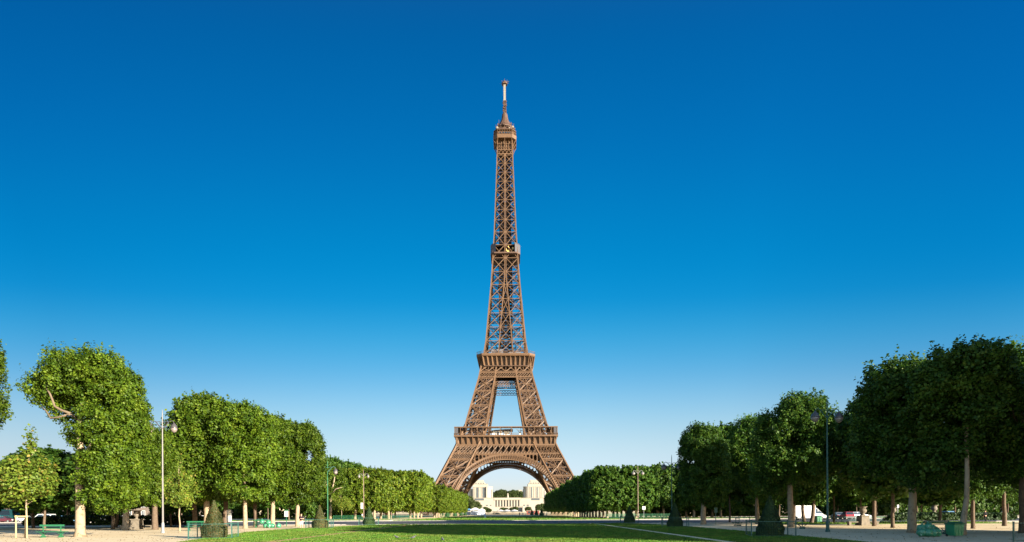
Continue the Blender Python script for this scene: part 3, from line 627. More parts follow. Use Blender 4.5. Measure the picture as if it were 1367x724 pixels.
# ---------------------------------------------------------------- palace and far town seen under the arch
def far_at(px, py, d): return at(px, py, d)
def windows(parent, rects, m, y, dep=.4):
    for (x0, z0, x1, z1) in rects:
        b = MB(); b.box2((x0, y - dep, z0), (x1, y + .1, z1)); b.build('window', m, parent)
PD = 1120.0
def palace(name, label, s, cxp):
    root = thing(name, label, 'palace', (gx(cxp, PD), PD, 26.0))
    q = PD / FPX
    b = MB()
    # tall block, its attic, the lower bowed wing towards the middle, a long wing outwards
    b.box2((-14, 0, 0), (13, 40, 29)); b.box2((-9.5, 4, 29.05), (5.5, 30, 36)); b.box2((-11.5, 2, 29.05), (8, 34, 31.5))
    n = 14
    bow = [(s * (11 + 11.5 * math.sin(PI * i / n)), 8 - 11.5 * math.cos(PI * i / n)) for i in range(n + 1)]
    b.prism(bow, 0, 22.5); b.prism([(x * 1.0 + s * .8, y) for x, y in bow], 22.55, 23.6)
    b.prism([(-s * 13.5, 3), (-s * 44, 14), (-s * 44, 30), (-s * 13.5, 30)], 0, 20)
    b.build('wall', M['stone'], root)
    c = MB(); c.box2((-14.6, -.6, 28.2), (13.6, -.05, 29.0)); c.box2((-14.6, -.6, 22.4), (13.6, -.05, 23.2)); c.build('cornice', M['stoned'], root)
    windows(root, [(-7.5, 2, -4.0, 22), (4.2, 2, 7.0, 22)] if s > 0 else [(1.0, 2, 4.6, 22), (-9, 2, -6.5, 22)], M['shutter'], -.02)
    for u in (-12.2, -9.6, -2.6, 2.4, 8.8, 11.4):
        b = MB(); b.box2((u - .6, -.55, 0), (u + .6, -.05, 22.3)); b.build('pilaster', M['stone'], root)
    for i in range(3):
        a = PI * (.3 + .2 * i); xx, yy = s * (11 + 11.5 * math.sin(a)), 8 - 11.5 * math.cos(a)
        b = MB(); b.box2((xx - .9, yy - .5, 3), (xx + .9, yy + .5, 18.5)); b.build('window', M['shutter'], root)
    for i in range(4):
        b = MB(); b.box2((-9 + i * 4.6, 1.8, 29.2), (-7.4 + i * 4.6, 2.1, 30.9)); b.build('window', M['shutter'], root)
    for i in range(5):
        u = 16 + i * 6.2; f = (u - 13.5) / 30.5; y = 3 + 11 * f
        b = MB(); b.box2((-s * u - 1.1, y - .3, 2), (-s * u + 1.1, y + .6, 17)); b.build('window', M['shutter'], root)
    return root
palace('palace_pavilion', 'pale stone palace pavilion seen through the arch beside the left leg', 1, 641.5)
palace('palace_pavilion', 'pale stone palace pavilion seen through the arch, its near side shaded grey', -1, 715.0)
TWD = 1060.0
tw = thing('terrace_wall', 'long pale stone terrace wall with a row of tall dark openings', 'wall', (gx(678, TWD), TWD, 0))
q = TWD / FPX; zt, zb = 27.2, 6.0
b = MB(); b.box2((-66, 0, zb - 6), (-24.5, 30, zt)); b.box2((23, 0, zb - 6), (70, 30, zt - .4)); b.box2((-24.4, 2.6, zb - 6), (22.9, 30, zt - .2)); b.box2((-24.4, -.4, zt - 4), (22.9, 2.5, zt + .2)); b.box2((-24.4, -.4, zb - 6), (22.9, 2.5, zb + 5.8)); b.build('wall', M['stone'], tw)
for i in range(10):
    u = -23.2 + i * 4.98; b = MB(); b.box2((u - 1.3, -.2, zb + 5.85), (u + 1.3, 2.4, zt - 4.05)); b.build('pillar', M['stone'], tw)
for i in range(9):
    u = -23.2 + (i + .5) * 4.98; b = MB(); b.box2((u - 1.1, 2.2, zb + 6.2), (u + 1.1, 2.5, zt - 4.6)); b.build('opening', M['shutter'], tw)
b = MB(); b.lathe([(1.6, 27.5), (1.6, 31), (1.0, 32), (1.2, 34), (.6, 35.5)], (0, 1, 0), 8); b.build('statue', M['stone'], tw)
for x0, x1, z0, z1 in ((-58, -42, zt - 4.2, zt - .9), (-38, -35, 9, 15), (-31, -29, 9, 15), (28, 30, 9, 15), (34, 37, 9, 15), (42, 56, zt - 4.2, zt - 1.2)):
    b = MB(); b.box2((x0, -.7, z0), (x1, -.06, z1)); b.build('opening', M['shutter'], tw)
for x0, x1, y_, z_ in ((-66.2, -24.6, -.6, zt - .3), (23.1, 70.2, -.6, zt - .7), (-66.2, -24.6, -.5, zb + 5.2), (23.1, 70.2, -.5, zb + 5.2), (-24.3, 22.8, -.9, zt - 3.9), (-24.3, 22.8, -.9, zb + 5.0)):
    b = MB(); b.box2((x0, y_, z_), (x1, -.05 if y_ > -.8 else -.45, z_ + .7)); b.build('cornice', M['stoned'], tw)
lo = thing('terrace_steps', 'lower pale stone terraces and plinths below the colonnade', 'terrace', (gx(678, 900), 900, 0))
b = MB(); b.box2((-46, 0, 0), (-20, 22, 11.5)); b.box2((22, 0, 0), (42, 22, 11)); b.box2((-20, 12, 0), (22, 24, 9)); b.box2((-70, 8, 0), (-46, 24, 7.5)); b.box2((42, 8, 0), (66, 24, 8)); b.build('terrace', M['stone'], lo)
b = MB(); b.box2((-44, -.3, 5), (-38, -.05, 8)); b.box2((-31, -.3, 2), (-27, -.05, 6)); b.box2((31, -.3, 3), (34, -.05, 7)); b.build('opening', M['stoned'], lo)
for (px, w_, h_, name, lab) in ((665.5, 20, 22, 'town_house', 'small pale far house left of the gap under the arch'), (693.5, 15, 25, 'town_house', 'taller pale far house on the hill right of the gap')):
    d_ = 1330; r = thing(name, lab, 'house', (gx(px, d_), d_, 26))
    b = MB(); b.box2((-w_ / 2, 0, 0), (w_ / 2, 12, h_ - 4)); b.box2((-w_ / 4, 1, h_ - 3.98), (w_ / 2.4, 10, h_)); b.build('wall', M['stone'], r)
    b = MB(); b.box2((-w_ / 2 - .4, -.4, h_ - 4), (-w_ / 4 - .1, 12, h_ - 2.6)); b.build('roof', M['red'] if px < 680 else M['slate'], r)
    for i in range(4):
        for j in range(3):
            b = MB(); x = -w_ / 2 + (i + .7) * w_ / 4.4; b.box2((x - .9, -.2, 3 + j * 5.4), (x + .9, -.03, 6.4 + j * 5.4)); b.build('window', M['shutter'], r)

def haussmann(loc, rz, w, label, cols, rows=5):
    r = thing('apartment_building', label, 'building', loc, rz)
    H = rows * 3.4 + 1
    b = MB(); b.box2((-w / 2, 0, 0), (w / 2, 14, H)); b.build('wall', M['facade'], r)
    b = MB(); b.prism([(-w / 2, -.3), (w / 2, -.3), (w / 2, 14), (-w / 2, 14)], H + .02, H + 4.5, [(-w / 2, 2.2), (w / 2, 2.2), (w / 2, 12), (-w / 2, 12)]); b.build('roof', M['slate'], r)
    wm = MB(); wm.box2((-.6, -.06, 0), (.6, .12, 2.2)); wme = wm.mesh('window', M['shutter']); fm = MB(); fm.bar((-.66, -.1, 0), (-.66, -.1, 2.2), .12); fm.bar((.66, -.1, 0), (.66, -.1, 2.2), .12); fm.bar((-.7, -.1, 2.25), (.7, -.1, 2.25), .12); fm.bar((0, -.1, 0), (0, -.1, 2.2), .07); fme = fm.mesh('frame', M['white'])
    for j in range(rows):
        for i in range(cols):
            wdw = put('window', wme, r, (-w / 2 + (i + .5) * w / cols, 0, .9 + j * 3.4)); put('frame', fme, wdw)
haussmann((-150, 232, 0), R(4), 90, 'long stone apartment building glimpsed behind the trees beyond the parked cars', 18)
haussmann((165, 225, 0), R(-4), 90, 'long stone apartment building glimpsed behind the shaded grove', 18)

# ---------------------------------------------------------------- trees
def sines(g, lam, n=7):
    K = g.normal(0, 1, (n, 3)); K = K / np.linalg.norm(K, axis=1)[:, None] * (2 * PI / lam) * g.uniform(.6, 1.5, (n, 1)); ph = g.uniform(0, 2 * PI, n)
    return lambda P: np.sin(P @ K.T + ph).sum(1) / math.sqrt(n * .5)
def crown_mesh(name, lobes, n, size, seed, m=None, amp=.10, lam=2.2, hole=1.25, clump=12, spread=.27, shell=.5, up=.3, sprig=0, cl=None):
    if cl: lobes = clumps(lobes, *cl, seed)
    """leaf mesh: lobes = (cx, cy, cz, rx, ry, rz, power); leaves sit in clumps in the outer shell of the lobes"""
    g = np.random.default_rng(seed); bump = sines(g, lam); fine = sines(g, 1.1); gap = sines(g, 1.5); big = sines(g, 4.5)
    area = np.array([(l[3] * l[4] + l[4] * l[5] + l[3] * l[5]) for l in lobes]); cnt = np.maximum((n / clump * area / area.sum()).astype(int), 25)
    Ps, Ns = [], []
    for li, l in enumerate(lobes):
        c = np.array(l[:3]); r = np.array(l[3:6]); p = l[6]; need = cnt[li]; got = 0; outP, outN = [], []
        tries = 0
        while got < need and tries < 6:
            tries += 1
            q = g.uniform(-1, 1, (need * 5, 3)); f = (np.abs(q) ** p).sum(1) ** (1 / p); q, f = q[(f < 1) & (f > .2)], f[(f < 1) & (f > .2)]
            t = shell + (1 - shell) * g.beta(2.2, 1.1, len(q)); inn = g.random(len(q)) < .12; t[inn] = g.uniform(.3, shell, inn.sum())
            w = c + (q / f[:, None]) * t[:, None] * r
            s = 1 + np.clip(amp * bump(w) + amp * .8 * big(w) + amp * .45 * fine(w), -.26, .14)
            w = c + (w - c) * s[:, None]
            nrm = np.sign(q) * np.abs(q / f[:, None]) ** (p - 1) / r; nrm /= np.linalg.norm(nrm, axis=1)[:, None] + 1e-9
            k = gap(w) < hole
            for lj, l2 in enumerate(lobes):
                if lj != li:
                    u = np.abs((w - np.array(l2[:3])) / np.array(l2[3:6])) ** l2[6]; k &= u.sum(1) ** (1 / l2[6]) > .7
            outP.append(w[k]); outN.append(nrm[k]); got += k.sum()
        Ps.append(np.concatenate(outP)[:need]); Ns.append(np.concatenate(outN)[:need])
    P = np.repeat(np.concatenate(Ps), clump, 0); N = np.repeat(np.concatenate(Ns), clump, 0); k = len(P)
    P = P + np.clip(g.normal(0, spread, (k, 3)), -1.4 * spread, 1.4 * spread); P[:, 2] = np.maximum(P[:, 2], .35)
    if sprig:
        top = np.concatenate(Ps); tn = np.concatenate(Ns); zmax = top[:, 2].max(); ok = np.where((tn[:, 2] > .25) & (top[:, 2] > zmax - 4.5))[0]
        ok = g.choice(ok, min(sprig, len(ok)), replace=False); m_ = 12; ln = g.uniform(.25, .75, len(ok)); dr = tn[ok] * .4 + np.array([0, 0, 1]) + g.normal(0, .22, (len(ok), 3))
        tt = np.linspace(0, 1, m_)[None, :, None]; Q = top[ok][:, None] + dr[:, None] * ln[:, None, None] * tt + np.clip(g.normal(0, 1, (len(ok), m_, 3)), -1.5, 1.5) * (.15 * (1 - tt) + .05)
        P = np.concatenate([P, Q.reshape(-1, 3)]); N = np.concatenate([N, np.repeat(tn[ok], m_, 0)]); k = len(P)
    nn = N * .75 + np.array([0, 0, up]) + np.repeat(g.normal(0, .4, (k // clump + 1, 3)), clump, 0)[:k] + g.normal(0, .42, (k, 3)); nn /= np.linalg.norm(nn, axis=1)[:, None]
    t = g.normal(0, 1, (k, 3)); uu = np.cross(nn, t); uu /= np.linalg.norm(uu, axis=1)[:, None]; vv = np.cross(nn, uu)
    L = (size * g.uniform(.5, 1.5, k))[:, None]; fold = nn * L * g.uniform(-.15, .3, (k, 1))
    V = np.stack([P - uu * L, P + vv * L * .75 + fold, P + uu * L, P - vv * L * .75 + fold], 1).reshape(-1, 3)
    return quads_mesh(name, V, m or LEAF)
def clumps(mains, per, r0, r1, seed, flat=.8):
    """break big volumes into many overlapping leaf clumps with hollows between them"""
    g = np.random.default_rng(seed); out = []
    for (cx_, cy_, cz_, rx, ry, rz, p) in mains:
        n = max(3, int(per * (rx * ry + ry * rz + rx * rz) / 3)); pts = []
        for _ in range(n * 20):
            if len(pts) >= n: break
            q = g.uniform(-1, 1, 3); f = (abs(q) ** p).sum() ** (1 / p)
            if not .2 < f < 1: continue
            r = g.uniform(r0, r1); t = max(.35, 1 - r * .8 / min(rx, ry, rz)) if g.random() < .85 else g.uniform(.2, .6)
            c = np.array([cx_, cy_, cz_]) + q / f * t * np.array([rx, ry, rz])
            if any(((c - a) ** 2).sum() < (.5 * (r + b_)) ** 2 for a, b_ in pts): continue
            pts.append((c, r)); out.append((c[0], c[1], c[2], r * g.uniform(.9, 1.15), r * g.uniform(.9, 1.15), r * flat * g.uniform(.9, 1.2), 2.2))
    return out
def trunk_mesh(name, h, r0, seed, m, lean=(0, 0), limbs=6, reach=2.0, start=.6):
    g = random.Random(seed); b = MB(); n = 9; pts = []; rad = []
    for i in range(n):
        t = i / (n - 1); pts.append((lean[0] * t + g.uniform(-.06, .06) * (i > 0) * (1 + t * 2), lean[1] * t + g.uniform(-.06, .06) * (i > 0), h * t))
        rad.append(r0 * (1.28 if i == 0 else (1.06 - .72 * t)))
    pts.insert(1, (pts[0][0], pts[0][1], .3)); rad.insert(1, r0 * 1.08)
    b.tube(pts, rad, 9)
    for i in range(limbs):
        t = start + (.95 - start) * i / limbs; k = int(t * (n - 1)) + 1; p = Vector(pts[k]); a = g.uniform(0, 2 * PI); L = reach * g.uniform(.7, 1.2)
        q = p + Vector((math.cos(a) * L * .5, math.sin(a) * L * .5, L * .35)); e = p + Vector((math.cos(a + .3) * L, math.sin(a + .3) * L, L * g.uniform(.6, 1.1)))
        b.tube([p, q, e], [rad[k] * .55, rad[k] * .38, .03], 6)
    return b.mesh(name, m, True)
CLIP = [crown_mesh('crown', [(0, 0, 8.6, 3.5, 3.5, 5.9, 3.6), (.3, .2, 12.3, 2.6, 2.6, 1.9, 2.2)], 70000, .115, 11, hole=1.7, sprig=260, amp=.10, spread=.2, cl=(5.5, .7, 1.15)),
        crown_mesh('crown', [(0, 0, 8.4, 3.4, 3.6, 5.7, 3.2), (-.4, 0, 12.0, 2.9, 2.7, 2.0, 2.2), (.6, -.4, 5.0, 3.0, 3.2, 2.2, 2.4)], 70000, .115, 12, hole=1.7, sprig=260, amp=.10, spread=.2, cl=(5.5, .7, 1.15)),
        crown_mesh('crown', [(0, 0, 8.7, 3.6, 3.4, 5.8, 3.4), (.5, -.3, 11.9, 2.6, 2.9, 2.2, 2.2)], 70000, .115, 13, hole=1.7, sprig=260, amp=.10, spread=.2, cl=(5.2, .7, 1.2))]
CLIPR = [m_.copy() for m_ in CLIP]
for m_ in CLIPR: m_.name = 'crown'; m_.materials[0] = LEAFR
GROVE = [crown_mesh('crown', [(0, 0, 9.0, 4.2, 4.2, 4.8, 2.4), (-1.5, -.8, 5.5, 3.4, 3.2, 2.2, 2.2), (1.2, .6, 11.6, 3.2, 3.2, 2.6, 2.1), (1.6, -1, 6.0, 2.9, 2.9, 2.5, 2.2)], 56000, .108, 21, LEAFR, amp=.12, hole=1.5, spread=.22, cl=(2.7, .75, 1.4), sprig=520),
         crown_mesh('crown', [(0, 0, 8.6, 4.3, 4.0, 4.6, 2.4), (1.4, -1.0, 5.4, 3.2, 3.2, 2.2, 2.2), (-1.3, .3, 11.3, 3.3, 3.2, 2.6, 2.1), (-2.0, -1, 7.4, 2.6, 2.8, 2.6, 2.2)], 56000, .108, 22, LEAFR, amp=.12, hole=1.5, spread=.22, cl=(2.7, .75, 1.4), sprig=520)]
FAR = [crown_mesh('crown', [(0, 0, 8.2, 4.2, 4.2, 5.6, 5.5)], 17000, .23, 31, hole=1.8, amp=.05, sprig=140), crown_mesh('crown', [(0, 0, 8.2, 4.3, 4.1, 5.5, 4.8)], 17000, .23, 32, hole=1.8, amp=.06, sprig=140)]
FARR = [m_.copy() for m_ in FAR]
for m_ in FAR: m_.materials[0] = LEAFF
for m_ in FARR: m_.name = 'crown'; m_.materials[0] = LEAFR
BACK = [crown_mesh('crown', [(0, 0, 9.0, 4.8, 4.8, 5.0, 2.4), (1, 0, 6.0, 4.2, 4.2, 2.6, 2.2), (-1, 0, 12, 3, 3, 2, 2)], 16000, .22, 33, LEAFR, amp=.12, hole=1.6, cl=(2.6, .9, 1.6), sprig=120)]
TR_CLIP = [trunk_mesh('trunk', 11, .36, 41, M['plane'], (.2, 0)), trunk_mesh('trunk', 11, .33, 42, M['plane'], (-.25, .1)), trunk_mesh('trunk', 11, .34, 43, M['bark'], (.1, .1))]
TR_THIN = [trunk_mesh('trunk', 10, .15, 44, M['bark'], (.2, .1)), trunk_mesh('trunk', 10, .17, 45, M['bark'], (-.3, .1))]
def tree(name, label, xy, h, w, crown, trunk, rz=0, group=None, cat='tree', base=14.0, bw=7.2, tw=1.0):
    r = thing(name, label, cat, (xy[0], xy[1], 0), 0, group)
    c = put('crown', crown, r, (0, 0, 0), rz, (w / bw, w / bw, h / base))
    put('trunk', trunk, r, (0, 0, -.05), rz, (tw, tw, h / base))
    return r
rnd = random.Random(77)
# -- left front trees beside the lawn, measured one by one
def big_left():
    D = gp(107, 716.8); root = thing('plane_tree', 'tall plane tree with a bare pale branch and an overhanging top beside the bench', 'tree', (*D, 0))
    c = crown_mesh('crown', [(2.0, 1.0, 8.6, 2.5, 2.9, 5.3, 2.8), (1.1, .5, 13.1, 2.5, 2.7, 2.1, 2.3), (-1.6, .6, 13.1, 1.9, 2.1, 2.1, 2.2), (-2.9, .8, 11.6, 1.2, 1.6, 1.4, 2.0), (-3.7, .5, 12.4, .9, 1.1, 1.0, 2), (-1.7, 1.4, 11.3, 1.6, 1.0, 1.6, 2.2), (3.7, .8, 9.4, 1.2, 2.0, 3.0, 2.4), (3.2, .8, 12.0, 1.4, 1.8, 1.6, 2.2), (-.7, .5, 8.2, .9, .9, 1.3, 2), (-2.6, 1.0, 10.2, .7, .8, .6, 2), (2.2, .5, 4.5, 2.3, 2.5, 2.6, 2.4), (-.4, .2, 9.0, .55, .9, 1.7, 2)], 110000, .086, 51, hole=1.7, amp=.1, spread=.17, cl=(5.5, .6, 1.05), sprig=520)
    put('crown', c, root)
    b = MB(); b.tube([(0, 0, -.05), (0, 0, .4), (.02, 0, 2.4), (-.08, 0, 4.6), (.05, 0, 7), (.0, 0, 9.2), (.3, .2, 12)], [.52, .36, .33, .27, .24, .22, .08], 10)
    lm = MB(); lm.tube([(-.02, 0, 9.3), (-.45, -.4, 9.9), (-1.0, -.6, 10.1), (-1.4, -.8, 10.4), (-1.5, -.9, 10.9), (-1.7, -.9, 11.4), (-2.1, -.8, 11.9), (-2.3, -.4, 12.5)], [.11, .105, .10, .09, .08, .07, .055, .03], 8)
    lm.tube([(-.45, -.4, 9.85), (-1.2, -.5, 9.6), (-2.0, -.4, 9.5), (-2.5, -.2, 10.1), (-3.2, .1, 10.6)], [.09, .08, .07, .055, .03], 6); b.tube([(0, 0, 6), (1.2, -.4, 7.4), (2.6, -.5, 8.4)], [.16, .12, .04], 6)
    b.cur = 0; put('trunk', b.mesh('trunk', [M['plane']], True), root); put('bare_limb', lm.mesh('bare_limb', M['limb'], True), root)
big_left()
LT = [  # label, px, py of the base, height, width, crown, trunk, trunk width
    ('plane tree with a sturdy lit trunk between the big plane tree and the stone urn', 168, 708, 14.2, 6.2, 1, 0, .9),
    ('plane tree with a dark shaded trunk right of the left stone urn', 207, 707.2, 11.6, 4.6, 2, 2, .95),
    ('plane tree with a brown trunk right behind the small green bench', 260, 704.5, 13.6, 6.4, 0, 2, .95),
    ('tallest plane tree of the middle clump, pale trunk behind the fenced cone shrub', 276, 705.6, 16.4, 9.0, 1, 0, 1.05),
    ('plane tree with a dark trunk beside the white notice board', 301, 703.6, 15.0, 7.6, 2, 2, 1.0),
    ('plane tree with a straight pale trunk right of the white notice board', 327.5, 705.9, 14.6, 7.2, 0, 1, .78),
    ('plane tree with a dark trunk behind the bench heaped with bags', 341, 703.4, 14.6, 7.4, 1, 2, .75),
    ('plane tree with a leaning pale trunk beside the heap of green bags', 364, 703.8, 14.4, 7.4, 2, 1, .9),
    ('plane tree with a pale trunk just behind the walker in white shorts', 397, 703.2, 13.7, 7.0, 0, 0, .8)]
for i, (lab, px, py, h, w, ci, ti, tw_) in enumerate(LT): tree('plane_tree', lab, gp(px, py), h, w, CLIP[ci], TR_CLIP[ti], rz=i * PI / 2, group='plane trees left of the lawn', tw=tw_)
tr_ = tree('plane_tree', 'plane tree at the photo\'s far left edge, only its leafy side showing', (-43.2, 46), 16.2, 7.0, GROVE[0], TR_CLIP[0], 1.0, 'plane trees left of the lawn', bw=8.4)
for me_, nm_ in ((tr_.children[0], 0),): me_.data = GROVE[0].copy(); me_.data.materials[0] = LEAF; me_.location.z = 5.0; me_.scale.z *= .72
# young trees
YOUNG = crown_mesh('crown', [(0, 0, 4.6, 1.9, 1.9, 2.0, 2.0), (-.9, 0, 3.8, 1.3, 1.3, 1.1, 2), (.9, .2, 4.4, 1.1, 1.2, 1.2, 2), (.45, 0, 7.5, .3, .3, 1.3, 2)], 6500, .095, 61, LEAFY, hole=.7, spread=.2, amp=.18, clump=8)
YT = trunk_mesh('trunk', 7.0, .075, 62, M['plane'], (.35, 0), 9, .6, .45)
y1 = gp(33.5, 718.2); tree('young_tree', 'young yellow green tree held by a pale wooden stake frame', y1, 8.1, 4.7, YOUNG, YT, 0, 'young trees', base=8.1, bw=4.1)
y2 = gp(240, 710.6); tree('young_tree', 'young yellowish tree with a pole thin trunk right of the white lamp post', y2, 7.6, 3.4, YOUNG, YT, 2.2, 'young trees', base=8.1, bw=4.1)
y3 = gp(456.5, 694.8); tree('young_tree', 'young yellowish tree beyond the road beside the bare forked trunk', y3, 7.6, 5.2, YOUNG, YT, 4.0, 'young trees', base=8.1, bw=4.1)
# right front trees
RT = [('plane tree with a brown trunk and sun speckled face, nearest the road right', 939, 700.4, 13.4, 6.6, 1, 0, 1.0, 'C'),
      ('shaded plane tree with a thin pale trunk left of the fenced dark cone shrub', 1011, 699.4, 15.0, 8.8, 0, 1, .8, 'G') ,
      ('shaded plane tree with a thick pale trunk beside the white van', 1056, 704.0, 14.4, 8.4, 1, 0, .95, 'G') ,
      ('shaded plane tree with a grey trunk right of the stone urn in the dark grove', 1167, 702.6, 14.8, 8.0, 0, 2, .62, 'G') ,
      ('large shaded plane tree with a thick mottled trunk near the green bag heap', 1217.5, 711.2, 14.2, 8.2, 1, 0, .88, 'G') ,
      ('plane tree with a thin dark trunk right of the leaning pale one', 1299, 706.0, 12.4, 6.0, 0, 2, .5, 'G') ,
      ('plane tree with a thin dark trunk right of the walker in black', 1341, 702.4, 13.0, 7.0, 1, 2, .62, 'G') ,
      ('plane tree cut by the right edge of the photo, brown trunk', 1365.5, 711.5, 14.2, 7.6, 0, 2, .75, 'G') ]
for i, (lab, px, py, h, w, ci, ti, tw_, kd) in enumerate(RT):
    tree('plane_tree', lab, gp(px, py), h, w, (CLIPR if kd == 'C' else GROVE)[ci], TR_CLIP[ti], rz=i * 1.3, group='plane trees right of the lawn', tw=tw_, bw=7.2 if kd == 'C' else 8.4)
D = gp(1286, 714.2); root = thing('plane_tree', 'plane tree with a pale leaning trunk beside the green bin, crown high and open', 'tree', (*D, 0), 0, 'plane trees right of the lawn')
put('crown', crown_mesh('crown', [(.6, .3, 11.8, 3.5, 3.2, 2.1, 2.2), (.5, -.8, 9.0, 1.7, 1.3, 1.5, 2), (2.4, 0, 10.6, 1.8, 2.0, 1.6, 2), (-1.6, .4, 10.6, 2.0, 2.0, 1.8, 2), (.2, 1, 6.6, 1.6, 1.6, 1.4, 2)], 30000, .105, 71, LEAFR, hole=1.5, sprig=260, amp=.12, spread=.22, cl=(2.6, .7, 1.2)), root)
b = MB(); b.tube([(-.15, 0, -.05), (-.05, 0, .5), (.1, 0, 1.6), (.26, 0, 2.6), (.3, 0, 4.4), (.34, .1, 7), (.4, .2, 9.4), (.6, .3, 12)], [.34, .24, .18, .17, .15, .12, .08, .04], 9); b.tube([(.36, .1, 8.6), (1.2, .5, 9.8), (2.4, .8, 11)], [.05, .04, .02], 6); b.tube([(.38, .2, 9), (-.6, .6, 10.2), (-1.4, .9, 11.4)], [.05, .04, .02], 6)
put('trunk', b.mesh('trunk', M['plane'], True), root)
for (x, y) in ((39.8, 36.5), (40, 29), (40, 22.5), (40.5, 16.5), (48.5, 42), (49, 33), (49, 25), (49.5, 17), (57, 36), (57, 26), (58, 17)):
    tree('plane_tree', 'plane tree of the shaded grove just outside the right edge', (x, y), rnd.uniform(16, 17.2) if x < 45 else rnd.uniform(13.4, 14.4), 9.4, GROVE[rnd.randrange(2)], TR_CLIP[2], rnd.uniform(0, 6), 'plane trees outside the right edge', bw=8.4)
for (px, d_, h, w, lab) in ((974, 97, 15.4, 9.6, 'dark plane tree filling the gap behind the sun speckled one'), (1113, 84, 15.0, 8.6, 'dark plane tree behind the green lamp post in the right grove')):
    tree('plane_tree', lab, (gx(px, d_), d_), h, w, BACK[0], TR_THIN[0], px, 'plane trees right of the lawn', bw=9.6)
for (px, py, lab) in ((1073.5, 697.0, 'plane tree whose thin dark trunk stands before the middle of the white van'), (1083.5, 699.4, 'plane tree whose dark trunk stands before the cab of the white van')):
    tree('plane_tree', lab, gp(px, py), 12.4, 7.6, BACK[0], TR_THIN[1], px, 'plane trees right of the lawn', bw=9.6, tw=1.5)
# deeper rows of the two groves
def grove(side_, xs, ys, label, group, avoid, mesh, hs, jit=1.2):
    for x in xs:
        for y in ys:
            X = side_ * (x + rnd.uniform(-jit, jit)); Y = y + rnd.uniform(-jit, jit)
            if side_ > 0 and X > 36 and abs((X - 27) * .62 + (Y - 83) * .78) < 4.5: continue
            if abs(X) / Y > .93 or any((X - a) ** 2 + (Y - b_) ** 2 < 16 for a, b_ in avoid): continue
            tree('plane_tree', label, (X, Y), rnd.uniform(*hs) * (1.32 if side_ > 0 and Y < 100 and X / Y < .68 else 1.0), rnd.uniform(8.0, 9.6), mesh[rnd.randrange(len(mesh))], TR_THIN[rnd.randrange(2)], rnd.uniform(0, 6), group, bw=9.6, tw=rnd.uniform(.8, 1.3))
lav = [gp(px, py) for _, px, py, *_ in LT]; sight = [gp(1315.5, 697.0)]; rav = [gp(px, py) for _, px, py, *_ in RT] + [(a * t, b_ * t) for a, b_ in sight for t in (1, .95, .9, .85, .8, .75, .7, 1.04)]
grove(-1, (47, 56, 65, 74), (72, 83), 'shaded plane tree with a thin dark trunk standing behind the left front trees', 'deeper trees of the left grove', lav, BACK, (8.5, 10))
grove(1, (40, 48, 57, 66, 76), (62, 72, 82), 'shaded plane tree with a thin dark trunk deep in the right grove', 'deeper trees of the right grove', rav, BACK, (9, 11))
grove(-1, (58, 68, 79, 90, 101, 112, 123), (142, 153), 'dark plane tree standing beyond the road behind the parked cars', 'trees beyond the road on the left', [], BACK, (12, 14))
grove(1, (62, 72, 83, 94, 105, 116), (142, 153), 'dark plane tree standing beyond the road behind the van and red car', 'trees beyond the road on the right', [], BACK, (12, 14))
# trees right beyond the road on the left: forked bare trunk, mixed crowns
b = MB(); b.tube([(0, 0, 0), (.1, 0, 3), (.2, 0, 7), (.9, 0, 9.4), (1.2, 0, 11.2)], [.36, .28, .24, .18, .1], 8); b.tube([(.2, 0, 6.6), (1.6, -.6, 8), (3.2, -.8, 8.4)], [.16, .12, .06], 6); b.tube([(.1, 0, 7), (-.6, -.5, 8.6), (-1, -.5, 10)], [.14, .1, .05], 6)
fk = b.mesh('trunk', M['plane'], True)
root = thing('plane_tree', 'plane tree beyond the road with a forked pale trunk showing through its leaves', 'tree', (*gp(441, 694.6), 0))
put('trunk', fk, root); put('crown', crown_mesh('crown', [(-1.5, .8, 7, 2.6, 2.4, 5, 2.4), (2, 2, 8, 2.6, 2.2, 4, 2.2), (0, 2.6, 11.5, 3.4, 2.4, 3.0, 2.2)], 22000, .17, 81, LEAF, hole=1.6, amp=.1, cl=(3, .8, 1.4)), root)
FT = [('plane tree beyond the road behind the brown lamp post, crown partly dark', 474, 693.7, 14.2, 8.0), ('plane tree beyond the road between the two brown lamp posts', 500, 693.5, 14.0, 8.4), ('plane tree beyond the road right behind the far brown lamp post', 519, 693.0, 14.2, 8.4)]
for i, (lab, px, py, h, w) in enumerate(FT): tree('plane_tree', lab, gp(px, py), h, w, FAR[i % 2], TR_CLIP[0], i * 1.1, 'trees beyond the road left of the avenue', bw=8.6, tw=1.0)
for (px, d_, h) in ((447, 190, 19), (462, 196, 18.2), (478, 190, 17), (496, 200, 16.5), (432, 180, 18), (512, 210, 16.2), (420, 185, 17), (405, 180, 16)):
    tree('plane_tree', 'taller tree rising behind the clipped trees beyond the road', (gx(px, d_), d_), h, 9.5, BACK[0], TR_THIN[1], px, 'tall trees behind the left avenue', bw=9.6)
